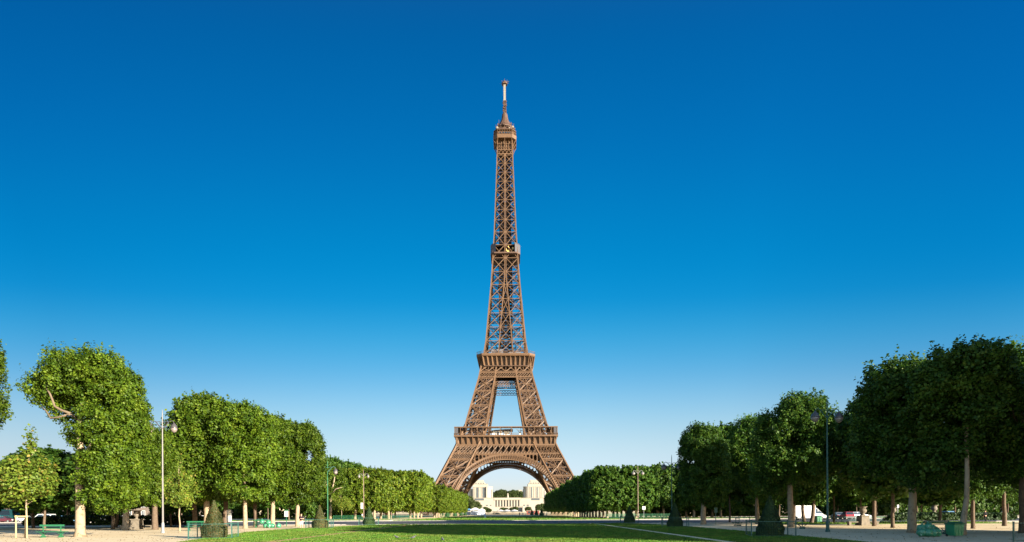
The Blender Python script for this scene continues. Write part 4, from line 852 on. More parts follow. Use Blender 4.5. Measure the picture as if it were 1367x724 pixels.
# the two clipped avenues running to the tower
ORD = ['first', 'second', 'third', 'fourth', 'fifth', 'sixth', 'seventh', 'eighth']
def avenue(s, x0, ys, hfun, meshes, side_name, group, back):
    for i, y in enumerate(ys):
        lab = f'clipped tree of the {side_name} avenue facing the far lawn, {ORD[i]} from the road' if i < 8 else f'clipped tree far along the {side_name} avenue near the tower leg'
        tree('clipped_tree', lab, (s * x0(y), y), hfun(y), 9.0, meshes[i % 2], TR_CLIP[i % 2], (i % 4) * PI / 2, group, bw=8.6, tw=.95)
    for r_, xo in enumerate(back):
        for i, y in enumerate(ys[:6]):
            lab = f'clipped tree of the {side_name} avenue, {["second", "third", "fourth", "fifth"][r_]} row from the lawn' + (', nearest the road' if i == 0 else ', behind the end tree')
            tree('clipped_tree', lab, (s * (x0(y) + xo), y + (1.5 if r_ % 2 else 0)), hfun(y) + .4 * (r_ % 2), 9.2, meshes[(i + r_) % 2], TR_CLIP[(i + r_) % 2], ((i + r_) % 4) * PI / 2, group, bw=8.6, tw=.95)
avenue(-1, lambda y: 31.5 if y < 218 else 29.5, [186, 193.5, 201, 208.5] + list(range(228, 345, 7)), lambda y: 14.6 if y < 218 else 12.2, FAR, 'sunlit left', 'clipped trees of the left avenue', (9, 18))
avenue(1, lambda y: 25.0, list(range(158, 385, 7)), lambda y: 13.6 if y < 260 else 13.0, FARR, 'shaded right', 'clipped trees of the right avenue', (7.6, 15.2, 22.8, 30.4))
# trees near the river below the palace
for (px, d_, h, w, lab) in ((624, 560, 17, 14, 'dark round tree in front of the palace beside the left tower leg'), (634, 600, 13, 13, 'pale green round tree in front of the palace terraces'), (615, 600, 20, 15, 'dark tree behind the end of the left avenue')):
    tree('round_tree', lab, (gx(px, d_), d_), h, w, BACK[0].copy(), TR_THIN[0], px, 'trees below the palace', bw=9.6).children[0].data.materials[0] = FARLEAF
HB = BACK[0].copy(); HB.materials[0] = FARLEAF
for (px, h) in ((660, 15), (664.5, 19), (669, 21), (673.5, 20), (677, 14), (681, 18), (685.5, 20), (690, 19), (695, 17)):
    d_ = 1250; t_ = tree('round_tree', 'dark tree on the hill in the gap between the palace pavilions', (gx(px, d_), d_), h + 4, 15, HB, TR_THIN[0], px, 'trees between the palace pavilions', bw=9.6); t_.location.z = 24
for (px, h) in ((671, 8), (684, 8), (687.5, 9), (675, 7.5), (648, 9), (652, 7), (705, 9), (719, 12), (724, 13), (727, 10)):
    d_ = 800; tree('round_tree', 'low grey green tree among the fountain terraces', (gx(px, d_), d_), h, 9, HB, TR_THIN[0], px, 'low trees on the terraces', bw=9.6)

# shrubberies closing the view under the trees beyond the road
SHR = [crown_mesh('foliage', [(0, 0, 1.9, 4.6, 1.6, 2.1, 3), (2, -.3, 2.8, 2.4, 1.4, 1.6, 2.2)], 7000, .2, 95, LEAFR, hole=1.6, spread=.2), crown_mesh('foliage', [(0, 0, 1.7, 4.6, 1.5, 1.9, 3), (-2, -.3, 2.6, 2.2, 1.4, 1.7, 2.2)], 7000, .2, 96, LEAFR, hole=1.6, spread=.2)]
def shrubbery(x0, x1, y, label, group, keep=1.0):
    x = x0
    while x < x1:
        if rnd.random() < keep:
            r = thing('shrub', label, 'shrub', (x, y + rnd.uniform(-2, 2), 0), rnd.uniform(-.2, .2), group, (1.2, 1.2, rnd.uniform(1.3, 1.9))); put('foliage', SHR[rnd.randrange(2)], r)
        x += 8.6
shrubbery(-150, -42, 172, 'dark shrub closing the view under the trees beyond the left road', 'shrubs beyond the road on the left', .95)
shrubbery(48, 175, 168, 'dark shrub closing the view under the trees beyond the right road', 'shrubs beyond the road on the right', 1.0)
shrubbery(40, 110, 205, 'dark shrub behind the trunks of the right avenue', 'shrubs behind the right avenue', .7)

# ---------------------------------------------------------------- hedges
def hedge(name, label, x0, x1, y, h, dep, seed):
    n = int((x1 - x0) * 1700); r = thing(name, label, 'hedge', ((x0 + x1) / 2, y, 0)); w = (x1 - x0) / 2
    put('foliage', crown_mesh('foliage', [(0, 0, h * .5, w, dep / 2, h * .5, 6)], n, .11, seed, YEW, amp=.02, hole=3, spread=.1, shell=.8), r)
    return r
hedge('hedge', 'low dark hedge behind the left stone urn', -70, -43.5, 86, 1.5, 1.8, 91)
hedge('hedge', 'low dark hedge behind the large mottled plane tree on the right', 57, 76, 91, 1.3, 1.6, 92)

# ---------------------------------------------------------------- yew cones in wire guards
def cone_mesh(m, seed, brown):
    g = np.random.default_rng(seed); n = 15000; z = g.random(n) ** 1.3; zz = z * 2.7
    rad = np.where(zz < .88, .84 + .06 * np.sin(zz * 3.4), .66 * (1 - (zz - .88) / 1.85) ** .95 + .015) if brown else np.where(zz < .5, .86, .84 * (1 - (zz - .5) / 2.24) ** .95 + .015); a = g.uniform(0, 2 * PI, n); wob = sines(g, .7); D3 = np.stack([rad * np.cos(a), rad * np.sin(a), zz], 1); rad = np.maximum(rad, .02) * (1 - .16 * g.random(n) ** 2 + .05 * wob(D3)); P = np.stack([rad * np.cos(a), rad * np.sin(a), zz + .02], 1) + g.normal(0, .015, (n, 3)); P[:, 2] = np.maximum(P[:, 2], .02)
    nn = np.stack([np.cos(a), np.sin(a), np.full(n, .35)], 1) + g.normal(0, .45, (n, 3)); nn /= np.linalg.norm(nn, axis=1)[:, None]
    uu = np.cross(nn, g.normal(0, 1, (n, 3))); uu /= np.linalg.norm(uu, axis=1)[:, None]; vv = np.cross(nn, uu); L = (.05 * g.uniform(.6, 1.4, n))[:, None]
    V = np.stack([P - uu * L, P + vv * L * .6, P + uu * L, P - vv * L * .6], 1).reshape(-1, 3)
    return quads_mesh('foliage', V, m)
CONE_G = cone_mesh(YEW, 5, 0); CONE_B = cone_mesh(YEWB, 6, 1)
b = MB(); b.tube([(0, 0, 0), (0, 0, 2.3)], [.07, .02], 6); CONE_T = b.mesh('trunk', M['bark'])
b = MB(); b.bar((0, 0, 0), (0, 0, 1.12), .07); b.box((0, 0, 1.13), (.09, .09, .03)); POST = b.mesh('post', M['dgreen'])
b = MB()
for i in range(18): u = -1.3 + 2.6 * i / 17; b.bar((u, 0, .08), (u, 0, 1.05), .003)
for i in range(7): z = .08 + .97 * i / 6; b.bar((-1.36, 0, z), (1.36, 0, z), .003)
b.bar((-1.36, 0, 1.05), (1.36, 0, 1.05), .035); b.bar((-1.36, 0, .07), (1.36, 0, .07), .03)
PANEL = b.mesh('mesh_panel', M['dgreen'])
def cone(px, py, mesh, lab, glab, rz=.0, s=1.0):
    x, y = gp(px, py); r = thing('cone_shrub', lab, 'shrub', (x, y, .02), rnd.uniform(0, 6), 'clipped cone shrubs beside the lawn', (s, s, s)); put('foliage', mesh, r); put('trunk', CONE_T, r)
    if glab:
        f = thing('wire_guard', glab, 'fence', (x, y, .02), rz, 'wire guards round the cone shrubs')
        for sx, sy in ((-1, -1), (1, -1), (1, 1), (-1, 1)): put('post', POST, f, (sx * 1.4, sy * 1.4, 0))
        for k in range(4): put('mesh_panel', PANEL, f, (1.4 * math.sin(k * PI / 2), -1.4 * math.cos(k * PI / 2), 0), k * PI / 2)
cone(286, 719.0, CONE_B, 'olive cone shrub with a bushy base left of the lawn, largest on that side', 'green wire guard round the nearest left cone shrub', .28)
cone(427, 705.8, CONE_B, 'browned cone shrub beside the walker in white shorts', 'green wire guard round the browned cone shrub', .2)
cone(492.5, 701.0, CONE_G, 'narrow green cone shrub at the road end of the left lawn border', 'green wire guard round the cone shrub at the left lawn end', .2)
cone(1028, 716.4, CONE_G, 'dark cone shrub in a wire guard, largest on the right of the lawn', 'dark wire guard round the large right cone shrub', -.25, 1.03)
cone(901, 704.0, CONE_G, 'dark cone shrub below the green lamp post right of the lawn', 'dark wire guard round the cone shrub below the lamp post', -.2)
cone(840.5, 698.6, CONE_G, 'small dark cone shrub at the road end of the right lawn border', 'dark wire guard round the cone shrub at the right lawn end', -.2)
for px, d_ in ((597, 250), (607.5, 285), (615.5, 320), (621, 350), (710, 350), (716, 320), (723, 285)):
    r = thing('cone_shrub', 'tiny dark cone shrub behind the green fence below the tower, beside the ' + ('left' if px < 680 else 'right') + ' avenue', 'shrub', (gx(px, d_), d_, 0), 0, 'cone shrubs below the ' + ('left' if px < 680 else 'right') + ' avenue', (1.15, 1.15, 1.3)); put('foliage', CONE_G, r); put('trunk', CONE_T, r)

# ---------------------------------------------------------------- lamp posts
def lamp(lab, px, py, h, mats, ang=0.0, gl=.30, double=True):
    x, y = gp(px, py) if py else px; r = thing('street_lamp', lab, 'lamp post', (x, y, 0), ang, 'double lantern street lamps')
    pole, base, arm = mats
    b = MB(); b.lathe([(.19, 0), (.19, .12), (.14, .2), (.135, .85), (.11, .95), (.1, 1.0)], n=10); b.build('base', base, r)
    b = MB(); b.lathe([(.085, .98), (.08, 2.6), (.068, h * .6), (.05, h - 1.5), (.042, h - .4), (.015, h)], n=10); b.build('pole', pole, r)
    za = h - 1.55
    for s in (-1, 1):
        b = MB(); pts = [(s * .05, 0, za - .25), (s * .35, 0, za + .05), (s * .6, 0, za + .38), (s * .85, 0, za + .5), (s * 1.05, 0, za + .40), (s * 1.1, 0, za + .22)]; b.tube(pts, [.06, .05, .045, .04, .04, .035], 6)
        b.tube([(s * .06, 0, za + .3), (s * .3, 0, za + .42), (s * .62, 0, za + .36)], .028, 6); b.build('arm', arm, r)
        b = MB(); b.lathe([(.05, .1), (.09, .0), (.22, -.12), (gl, -.34), (gl * 1.06, -.42), (gl * .98, -.45)], (s * 1.1, 0, za + .2), 12); lo_ = b.build('lantern', M['cap'] if arm is not M['cream'] else arm, r, True)
        b = MB(); b.lathe([(gl * .98, -.44), (gl * .93, -.58), (gl * .7, -.74), (gl * .3, -.83), (.02, -.85)], (s * 1.1, 0, za + .2), 12); b.build('globe', M['globe'], lo_, True)
    return r
lamp('tall cream white lamp post with twin lanterns left of the lawn', 217.5, 711.8, 11.7, (M['cream'], M['grey'], M['cap']), .0)
lamp('slim green lamp post with twin lanterns beside the browned cone shrub', 437.5, 702.2, 9.5, (M['green'], M['green'], M['dgreen']), .3)
l3 = lamp('brown lamp post with twin lanterns and a small white sign beyond the road', (gx(485.6, 150), 150), 0, 12.7, (M['brownpole'], M['brownpole'], M['cream']), .1)
b = MB(); b.box((-.45, 0, 3.6), (.55, .06, 1.5)); b.build('sign_plate', M['white'], l3)
lamp('farther brown lamp post with pale lanterns beyond the road before the left avenue', (gx(522.3, 178), 178), 0, 12.2, (M['brownpole'], M['brownpole'], M['cream']), 1.2)
lamp('dark green lamp post with twin lanterns in front of the shaded right grove', 1105, 710.4, 11.4, (M['dgreen'], M['dgreen'], M['dgreen']), .15, .34)
lamp('dark green lamp post behind the dark cone shrub right of the lawn', (gx(897, 86), 86), 0, 9.9, (M['dgreen'], M['dgreen'], M['dgreen']), .0, .4)
lamp('brown lamp post with pale twin lanterns beyond the road on the right', (gx(851.8, 142), 142), 0, 12.6, (M['brownpole'], M['brownpole'], M['cream']), .1, .45)
lamp('farthest brown lamp post standing before the shaded right avenue', (gx(817.5, 180), 180), 0, 12.3, (M['brownpole'], M['brownpole'], M['cream']), 1.3, .45)

# ---------------------------------------------------------------- benches
def bench(lab, x, y, rz, m, L=1.85, group='park benches'):
    r = thing('park_bench', lab, 'bench', (x, y, 0), rz, group)
    for s in (-1, 1):
        b = MB()
        for k in range(3): b.box((0, s * (.16 + .13 * k), .46), (L, .11, .035))
        b.build('seat', m, r)
    b = MB(); b.box((0, 0, .95), (L, .05, .14)); b.box((0, 0, .72), (L, .04, .05)); b.build('backrest', m, r)
    for s in (-1, 1):
        b = MB(); u = s * L * .36
        b.bar((u, 0, 0), (u, 0, .98), .06); b.bar((u, -.42, .43), (u, .42, .43), .06, .05); b.box((u, 0, .06), (.09, .5, .12)); b.tube([(u, -.24, .05), (u, -.1, .22), (u, -.38, .42)], [.04, .03, .03], 6); b.tube([(u, .24, .05), (u, .1, .22), (u, .38, .42)], [.04, .03, .03], 6)
        b.build('leg', m, r)
    return r
bench('bright green double park bench left of the big plane tree trunk', *gp(69.5, 717.8), .06, M['green'])
bench('green park bench behind the fenced olive cone shrub', *gp(261, 708.6), .05, M['green'])
bench('green park bench heaped with bags under the left plane trees', *gp(348.5, 704.3), .02, M['green'])
bench('dark double bench in the shade left of the white van', *gp(1071, 706.2), 1.1, M['dgreen'], 1.7)
bench('dark bench in the shade near the road end of the right grove', *gp(984.5, 702.6), .9, M['dgreen'], 1.7)
bench('dark green bench behind the green bag heap and bin', *gp(1250, 713.4), .12, M['dgreen'], 2.1)
for k, px in enumerate((230, 246)): pass

# stake frame round the young tree
x, y = y1; r = thing('stake_frame', 'pale wooden stake frame round the young tree', 'tree stakes', (x, y, 0))
for sx, sy in ((-.42, -.35), (.42, -.35), (-.3, .4)):
    b = MB(); b.tube([(sx, sy, 0), (sx, sy, 1.75)], [.055, .05], 8); b.build('post', M['stake'], r)
b = MB(); b.box((0, -.35, 1.67), (1.0, .06, .12)); b.bar((-.42, -.35, 1.67), (-.3, .4, 1.67), .06, .1); b.bar((-.3, .4, 1.66), (.42, -.35, 1.66), .06, .1); b.build('rail', M['stake'], r)

# ---------------------------------------------------------------- stone urns
def urn(lab, x, y, s=1.0):
    r = thing('stone_urn', lab, 'urn', (x, y, 0), .1, 'stone urns on pedestals', (s, s, s))
    b = MB(); b.box((0, 0, .12), (1.2, 1.2, .24)); b.prism(sq(.52), .24, 1.1, sq(.46)); b.box((0, 0, 1.16), (1.12, 1.12, .12)); b.build('pedestal', M['oldstone'], r)
    b = MB(); b.lathe([(.34, 1.22), (.2, 1.34), (.16, 1.44), (.38, 1.6), (.42, 1.78), (.36, 1.96), (.33, 2.1), (.5, 2.22), (.54, 2.26), (.4, 2.2), (.1, 2.1)], n=16); b.build('urn', M['oldstone'], r, True)
    b = MB(); b.box((1.1, 0, .42), (1.7, .5, .1)); b.box((1.75, 0, .18), (.25, .42, .36)); b.box((-1.1, 0, .42), (1.7, .5, .1)); b.box((-1.75, 0, .18), (.25, .42, .36)); b.build('stone_bench', M['oldstone'], r)
urn('weathered stone urn on a pedestal between left tree trunks', *gp(183, 706.6), 1.0)
urn('weathered stone urn on a pedestal in the dark right grove beside the hedge', *gp(1152, 701.6), 1.0)
urn('farther stone urn in the dark right grove behind the hedge', gx(1193, 104), 104, 1.0)
urn('farther stone urn in the dark right grove behind the bench and bin', gx(1247, 100), 100, 1.15)

# ---------------------------------------------------------------- boards and signs
def post_sign(name, lab, x, y, boards, posts, pm, ang=0):
    r = thing(name, lab, 'sign', (x, y, 0), ang)
    for (u, h) in posts:
        b = MB(); b.bar((u, 0, 0), (u, 0, h), .07); b.build('post', pm, r)
    for (nm, u, z0, w, h, m) in boards:
        b = MB(); b.box((u, -.06, z0 + h / 2), (w, .07, h)); b.build(nm, m, r)
    return r
s_ = post_sign('notice_board', 'white park notice board on two thin posts under the left plane trees', *gp(306, 705.2), [('board', 0, .85, .62, .72, M['white']), ('small_board', 0, 1.72, .5, .55, M['white']), ('small_board_foot', 0, 1.68, .5, .05, M['dgreen'])], [(-.22, 2.3), (.22, 2.3)], M['grey'])
b = MB(); b.box((-.08, -.11, 2.0), (.05, .02, .42)); b.box((.12, -.11, 2.0), (.05, .02, .42)); b.build('stripe', M['stake'], s_)
post_sign('box_sign', 'small white box sign with green top on a thin post behind the walker', *gp(382.5, 703.2), [('box', 0, 1.35, .5, .78, M['white']), ('box_top', 0, 2.14, .66, .14, M['green'])], [(0, 1.4)], M['green'])
post_sign('street_sign', 'white upright street sign beyond the green bench on the left', gx(61.5, 88), 88, [('plate', 0, 2.0, .3, 1.1, M['white'])], [(0, 2.1)], M['grey'])
post_sign('street_sign', 'white street sign on a thin post behind the right stone urns', gx(1198.5, 100), 100, [('plate', 0, 2.2, .3, .5, M['white'])], [(0, 2.3)], M['grey'])
post_sign('street_sign', 'dark sign on a thin post beside the sun speckled plane tree', *gp(955.5, 700.4), [('plate', 0, 1.6, .4, .7, M['dgreen'])], [(0, 2.3)], M['dgreen'])
post_sign('street_sign', 'small pale sign on a post beyond the road left of the dark green lamp', gx(859.5, 150), 150, [('plate', 0, 2.3, .8, .8, M['white'])], [(0, 2.4)], M['grey'])

# ---------------------------------------------------------------- bags, bins
def blob(seed, sx, sy, sz):
    b = MB(); g = random.Random(seed); n, m = 18, 10; rings = []
    for i in range(m + 1):
        th = PI * (i + .03) / (m + .06); rr = []
        for k in range(n):
            a = 2 * PI * k / n; v = Vector((math.sin(th) * math.cos(a), math.sin(th) * math.sin(a), -math.cos(th)))
            q = 1 + .16 * mnoise.noise(v * 2.1 + Vector((seed, 0, 0))) + .09 * mnoise.noise(v * 5 + Vector((0, seed, 0)))
            rr.append((v.x * sx * q, v.y * sy * q, max(0, (v.z * q + .93) * sz)))
        rings.append(rr)
    b.loft(rings); b.tube([(0, 0, sz * 1.85), (.02, 0, sz * 2.05), (.05, .02, sz * 2.2)], [.06, .04, .08], 7)
    return b.mesh('rubbish_bag', M['bag'], True)
BAGS = [blob(s, .33, .30, .29) for s in (1, 2, 3)]
px0, py0 = gp(1240.5, 716.6)
bagpos = [(-.5, 0, 0, 'at the left foot of the heap'), (-.15, -.12, 0, 'at the front of the heap, left of centre'), (.2, -.1, 0, 'at the front of the heap, right of centre'), (.5, 0, 0, 'at the right foot of the heap'), (-.3, .3, .28, 'in the second layer on the left'), (.05, .22, .34, 'on top of the heap'), (.34, .3, .27, 'in the second layer on the right')]
for i, (dx, dy, z, where) in enumerate(bagpos):
    tag(put('rubbish_bag', BAGS[i % 3], None, (px0 + dx, py0 + dy, z), i * 1.3), f'shiny green rubbish bag {where}, by the bin', 'rubbish bag', 'green rubbish bags beside the bin')
lx, ly = gp(360, 705.0)
for i, (dx, dy, z, where) in enumerate(((-.5, 0, 0, 'leaning on the end of the bench'), (0, -.1, 0, 'in front of the leaning tree trunk'), (.35, 0, 0, 'against the leaning tree trunk'), (-.2, .1, .4, 'on top of the small heap'), (1.15, -.1, 0, 'standing alone right of the leaning trunk'), (-1.0, .1, .5, 'on the seat of the bench'))):
    tag(put('rubbish_bag', BAGS[i % 3], None, (lx + dx, ly + dy, z), i * 1.1), f'green rubbish bag {where}', 'rubbish bag', 'green rubbish bags under the left plane trees')
def bin_(lab, x, y, w, h):
    r = thing('rubbish_bin', lab, 'bin', (x, y, 0), .18); b = MB(); k = w / 2
    b.prism([(-k * .9, -k * .8), (k * .9, -k * .8), (k * .9, k * .8), (-k * .9, k * .8)], .05, h * .8, [(-k, -k * .9), (k, -k * .9), (k, k * .9), (-k, k * .9)])
    for u in (-.3, 0, .3): b.box((u * w, -k * .89, h * .42), (.05, .04, h * .6))
    b.build('body', M['bin'], r)
    b = MB(); b.prism([(-k * 1.08, -k), (k * 1.08, -k), (k * 1.08, k), (-k * 1.08, k)], h * .8 + .01, h * .9, [(-k * 1.1, -k * 1.05), (k * 1.1, -k * 1.05), (k * 1.1, k * 1.05), (-k * 1.1, k * 1.05)]); b.prism([(-k * .95, -k * .9), (k * .95, -k * .9), (k * .95, k * .9), (-k * .95, k * .9)], h * .9 + .01, h, [(-k * .7, -k * .6), (k * .7, -k * .6), (k * .7, k * .6), (-k * .7, k * .6)]); b.build('lid', M['green'], r)
    for s in (-1, 1): b = MB(); b.tube([(s * k * .8, k * .7, .08), (s * k * .95, k * .7, .08)], .09, 10); b.build('wheel', M['black'], r)
bin_('green wheeled rubbish bin between the bag heap and leaning trunk', *gp(1274.5, 716.2), .78, 1.0)
x, y = gp(1092, 697); bin_('green wheeled bin in front of the white van', x, y, .9, 1.0)

# ---------------------------------------------------------------- fences
def fence(lab, x0, x1, y, h, m, step, name='fence', wires=6, rz=0):
    r = thing(name, lab, 'fence', ((x0 + x1) / 2, y, 0), rz); L = x1 - x0; n = max(1, round(L / step)); st = L / n
    b = MB(); b.bar((0, 0, 0), (0, 0, h), .08); pm = b.mesh('post', m)
    b = MB(); b.bar((0, 0, h * .95), (st, 0, h * .95), .045); b.bar((0, 0, .1), (st, 0, .1), .045)
    k = int(st / .16)
    for i in range(1, k): b.bar((st * i / k, 0, .1), (st * i / k, 0, h * .95), .03)
    for j in range(1, 4): b.bar((0, 0, h * j / 4), (st, 0, h * j / 4), .03)
    me = b.mesh('mesh_panel', m)
    for i in range(n + 1): put('post', pm, r, (-L / 2 + i * st, 0, 0))
    for i in range(n): put('mesh_panel', me, r, (-L / 2 + i * st, 0, 0))
    return r
fence('long green mesh fence across the end of the far lawn', -62, 60, 246, 1.45, M['green'], 2.6)
fence('green mesh barrier beyond the road between the young tree and brown lamp post', -44.5, -37.3, 150, 1.25, M['green'], 2.4)
fence('green mesh barrier beyond the road right of the brown lamp post', -33.5, -24.5, 155, 1.2, M['green'], 2.4)
fence('green mesh fence beyond the road at the foot of the right avenue', 24, 40, 152, 1.25, M['green'], 2.4)
fence('black park railing behind the white lamp post', -52.5, -43.5, 84.2, 1.0, M['suit'], 1.8)
fence('low dark railing along the grass in front of the red car', 36, 58, 91.2, .9, M['dgreen'], 2.0)
g0 = gp(1357, 724); r = thing('wire_guard', 'corner of a dark wire guard at the bottom right of the photo', 'fence', (g0[0] + 1.35, g0[1], 0), -.1)
for u in (-1.4, 1.4): put('post', POST, r, (u, 0, 0))
put('mesh_panel', PANEL, r)

# ---------------------------------------------------------------- vehicles
PAINTS = dict(white=mat('car_white', (.48, .48, .47), .3, .6), silver=mat('car_silver', (.26, .28, .30), .3, .6, .3), grey=mat('car_grey', (.16, .18, .20), .3, .6, .3), red=mat('car_red', (.20, .03, .04), .3, .6), blue=mat('car_blue', (.12, .26, .42), .3, .6), teal=mat('car_teal', (.02, .20, .20), .35, .5), maroon=mat('car_maroon', (.07, .012, .018), .35, .5))
def wheel_mesh(r=.33):
    b = MB(); b.loft([[(r * math.cos(2 * PI * k / 18), yy, r * math.sin(2 * PI * k / 18)) for k in range(18)] for yy in (-.1, .1)])
    t = b.mesh('tyre', M['black']); b = MB(); b.loft([[(r * .62 * math.cos(2 * PI * k / 12), yy, r * .62 * math.sin(2 * PI * k / 12)) for k in range(12)] for yy in (-.115, .115)]); return t, b.mesh('rim', M['grey'])
TY, RIM = wheel_mesh()
def vehicle(name, lab, cat, x, y, rz, paint, prof, cabin, W=1.7, wb=(-1.3, 1.3), group=None, lights=(.68, 2.15)):
    """prof: lower body outline (x, z); cabin: glasshouse outline (x, z), narrowing upwards"""
    r = thing(name, lab, cat, (x, y, 0), rz, group); b = MB(); w = W / 2
    zmax = max(z for _, z in prof)
    b.loft([[(px_, -w + (.05 if z > .75 * zmax else 0), z) for px_, z in prof], [(px_, w - (.05 if z > .75 * zmax else 0), z) for px_, z in prof]])
    if cabin:
        zt = max(z for _, z in cabin); zb = min(z for _, z in cabin); ins = lambda z: w - .06 - .17 * (z - zb) / (zt - zb)
        b.loft([[(px_, -ins(z), z) for px_, z in cabin], [(px_, ins(z), z) for px_, z in cabin]])
    b.build('body', paint, r)
    if cabin:
        cx_ = sum(p_[0] for p_ in cabin) / len(cabin); cz = sum(p_[1] for p_ in cabin) / len(cabin)
        for s in (-1, 1):
            gl = MB(); q = [(cx_ + (px_ - cx_) * .86, cz + (z - cz) * .74) for px_, z in cabin]
            ins2 = lambda z: ins(z) + .012
            gl.add([(px_, s * ins2(z), z) for px_, z in q], [tuple(range(len(q)))]); go_ = gl.build('side_window', M['glass'], r)
            gb = MB(); gb.bar((cx_ + .05, s * (ins2(cz) + .01), cz - (zt - zb) * .36), (cx_ + .02, s * (ins2(cz + .2) + .01), cz + (zt - zb) * .36), .07, .03); gb.build('pillar', paint, go_)
        for e in (0, 1):
            i0, i1 = ((0, 1) if e == 0 else (len(cabin) - 1, len(cabin) - 2)); (xa, za), (xb, zb_) = cabin[i0], cabin[i1]; o_ = -.02 if e == 0 else .02
            gl = MB(); A = lambda t, s: (xa + (xb - xa) * t + o_, s * (ins(za + (zb_ - za) * t) - .09), za + (zb_ - za) * t + .005)
            gl.add([A(.12, -1), A(.12, 1), A(.88, 1), A(.88, -1)], [(0, 1, 2, 3)]); gl.build('windscreen' if e else 'rear_window', M['glass'], r)
    for xx in wb:
        for s in (-1, 1):
            t = put('wheel', TY, r, (xx, s * (w - .08), .33)); put('rim', RIM, t)
    x0, x1 = min(p_[0] for p_ in prof), max(p_[0] for p_ in prof)
    for s in (-1, 1):
        b = MB(); b.box((x0 - .005, s * (w - .22), lights[0] + .05), (.05, .24, .2)); b.build('tail_light', M['tail'], r)
        b = MB(); b.box((x1 + .002, s * (w - .25), lights[0]), (.06, .32, .16)); b.build('headlight', M['head'], r)
    b = MB(); b.box((x0 - .03, 0, .42), (.08, W * .92, .2)); b.box((x1 + .03, 0, .40), (.08, W * .92, .2)); b.build('bumper', M['grey'], r)
    return r
SEDAN = ([(-2.15, .32), (-2.15, .82), (-2.0, .92), (1.0, .92), (1.9, .80), (2.15, .62), (2.15, .32)], [(-1.75, .92), (-1.15, 1.42), (.15, 1.45), (1.05, .92)])
WAGON = ([(-2.25, .32), (-2.25, .85), (-2.15, .95), (1.05, .95), (2.0, .82), (2.25, .62), (2.25, .32)], [(-2.1, .95), (-1.85, 1.46), (.15, 1.48), (1.1, .95)])
HATCH = ([(-1.9, .32), (-1.9, .85), (-1.85, .95), (1.0, .95), (1.7, .82), (1.9, .62), (1.9, .32)], [(-1.8, .95), (-1.45, 1.52), (.1, 1.54), (1.05, .95)])
VAN = ([(-2.35, .35), (-2.4, 1.05), (1.4, 1.05), (2.15, .95), (2.4, .7), (2.4, .35)], [(-2.38, 1.05), (-2.25, 1.92), (.7, 1.95), (1.6, 1.05)])
CG = 'cars parked along the road on the left'
vehicle('parked_van', 'white van parked behind the green bench', 'van', gx(58, 136), 136, R(178), PAINTS['white'], *VAN, W=1.85, group=CG)
vehicle('parked_car', 'white car parked behind the stake frame', 'car', gx(36, 138), 138, R(2), PAINTS['white'], *HATCH, group=CG)
vehicle('parked_car', 'grey car parked behind the dark trunks between bench and big plane tree', 'car', gx(78, 139), 139, R(182), PAINTS['grey'], *SEDAN, group=CG)
vehicle('parked_car', 'pale blue car parked just left of the big plane tree trunk', 'car', gx(92, 141), 141, R(0), PAINTS['blue'], *HATCH, group=CG)
vehicle('parked_car', 'dark grey car parked behind the hedge left of the sturdy lit trunk', 'car', gx(142, 134), 134, R(205), PAINTS['grey'], *HATCH, group=CG)
vehicle('parked_car', 'silver blue car parked behind the sturdy lit trunk', 'car', gx(158, 134), 134, R(190), PAINTS['silver'], *SEDAN, group=CG)
vehicle('parked_car', 'white car showing between the sturdy lit trunk and stone urn', 'car', gx(174, 136), 136, R(0), PAINTS['white'], *HATCH, group=CG)
vehicle('parked_car', 'silver estate car parked behind the dark shaded trunk and lamp post', 'car', gx(203, 126), 126, R(180), PAINTS['silver'], *WAGON, group=CG)
vehicle('parked_car', 'white car half hidden by trunks behind the small green bench', 'car', gx(268, 128), 128, R(182), PAINTS['white'], *SEDAN, group=CG)
vehicle('parked_car', 'dark red car parked at the far left under the teal coach', 'car', gx(7, 140), 140, R(0), PAINTS['maroon'], *SEDAN, group=CG)
co = ([(-5, .4), (-5, 1.5), (5, 1.5), (5.05, .8), (5, .4)], [(-4.98, 1.5), (-4.9, 3.1), (4.6, 3.1), (4.95, 1.5)])
vehicle('parked_coach', 'teal coach parked beyond the road at the far left', 'coach', gx(-4, 152), 152, 0, PAINTS['teal'], *co, W=2.5, wb=(-3.2, 3.4))
vr = vehicle('parked_van', 'white box van parked beyond the shaded pale trunk on the right', 'van', gx(1080, 112), 112, R(0), PAINTS['white'], [(-2.6, .4), (-2.6, 1.1), (1.6, 1.1), (2.5, 1.0), (2.9, .75), (2.9, .4)], [(.75, 1.1), (.8, 2.25), (1.0, 2.3), (2.3, 1.08)], W=1.95, wb=(-1.7, 1.8))
b = MB(); b.box2((-2.95, -1.05, .75), (.7, 1.05, 2.75)); b.build('cargo_box', M['white'], vr)
vehicle('parked_car', 'red car seen from behind, parked beyond the low railing', 'car', gx(1130.5, 124), 124, R(80), PAINTS['red'], *HATCH)
vehicle('parked_car', 'grey car parked left of the red car', 'car', gx(1118.5, 128), 128, R(80), PAINTS['grey'], *SEDAN)
vehicle('parked_car', 'dark estate car parked right of the red car', 'car', gx(1146, 126), 126, R(5), PAINTS['grey'], *WAGON)
vehicle('parked_car', 'pale blue car glimpsed behind the bench in the dark grove', 'car', gx(1262, 128), 128, R(95), PAINTS['blue'], *HATCH)

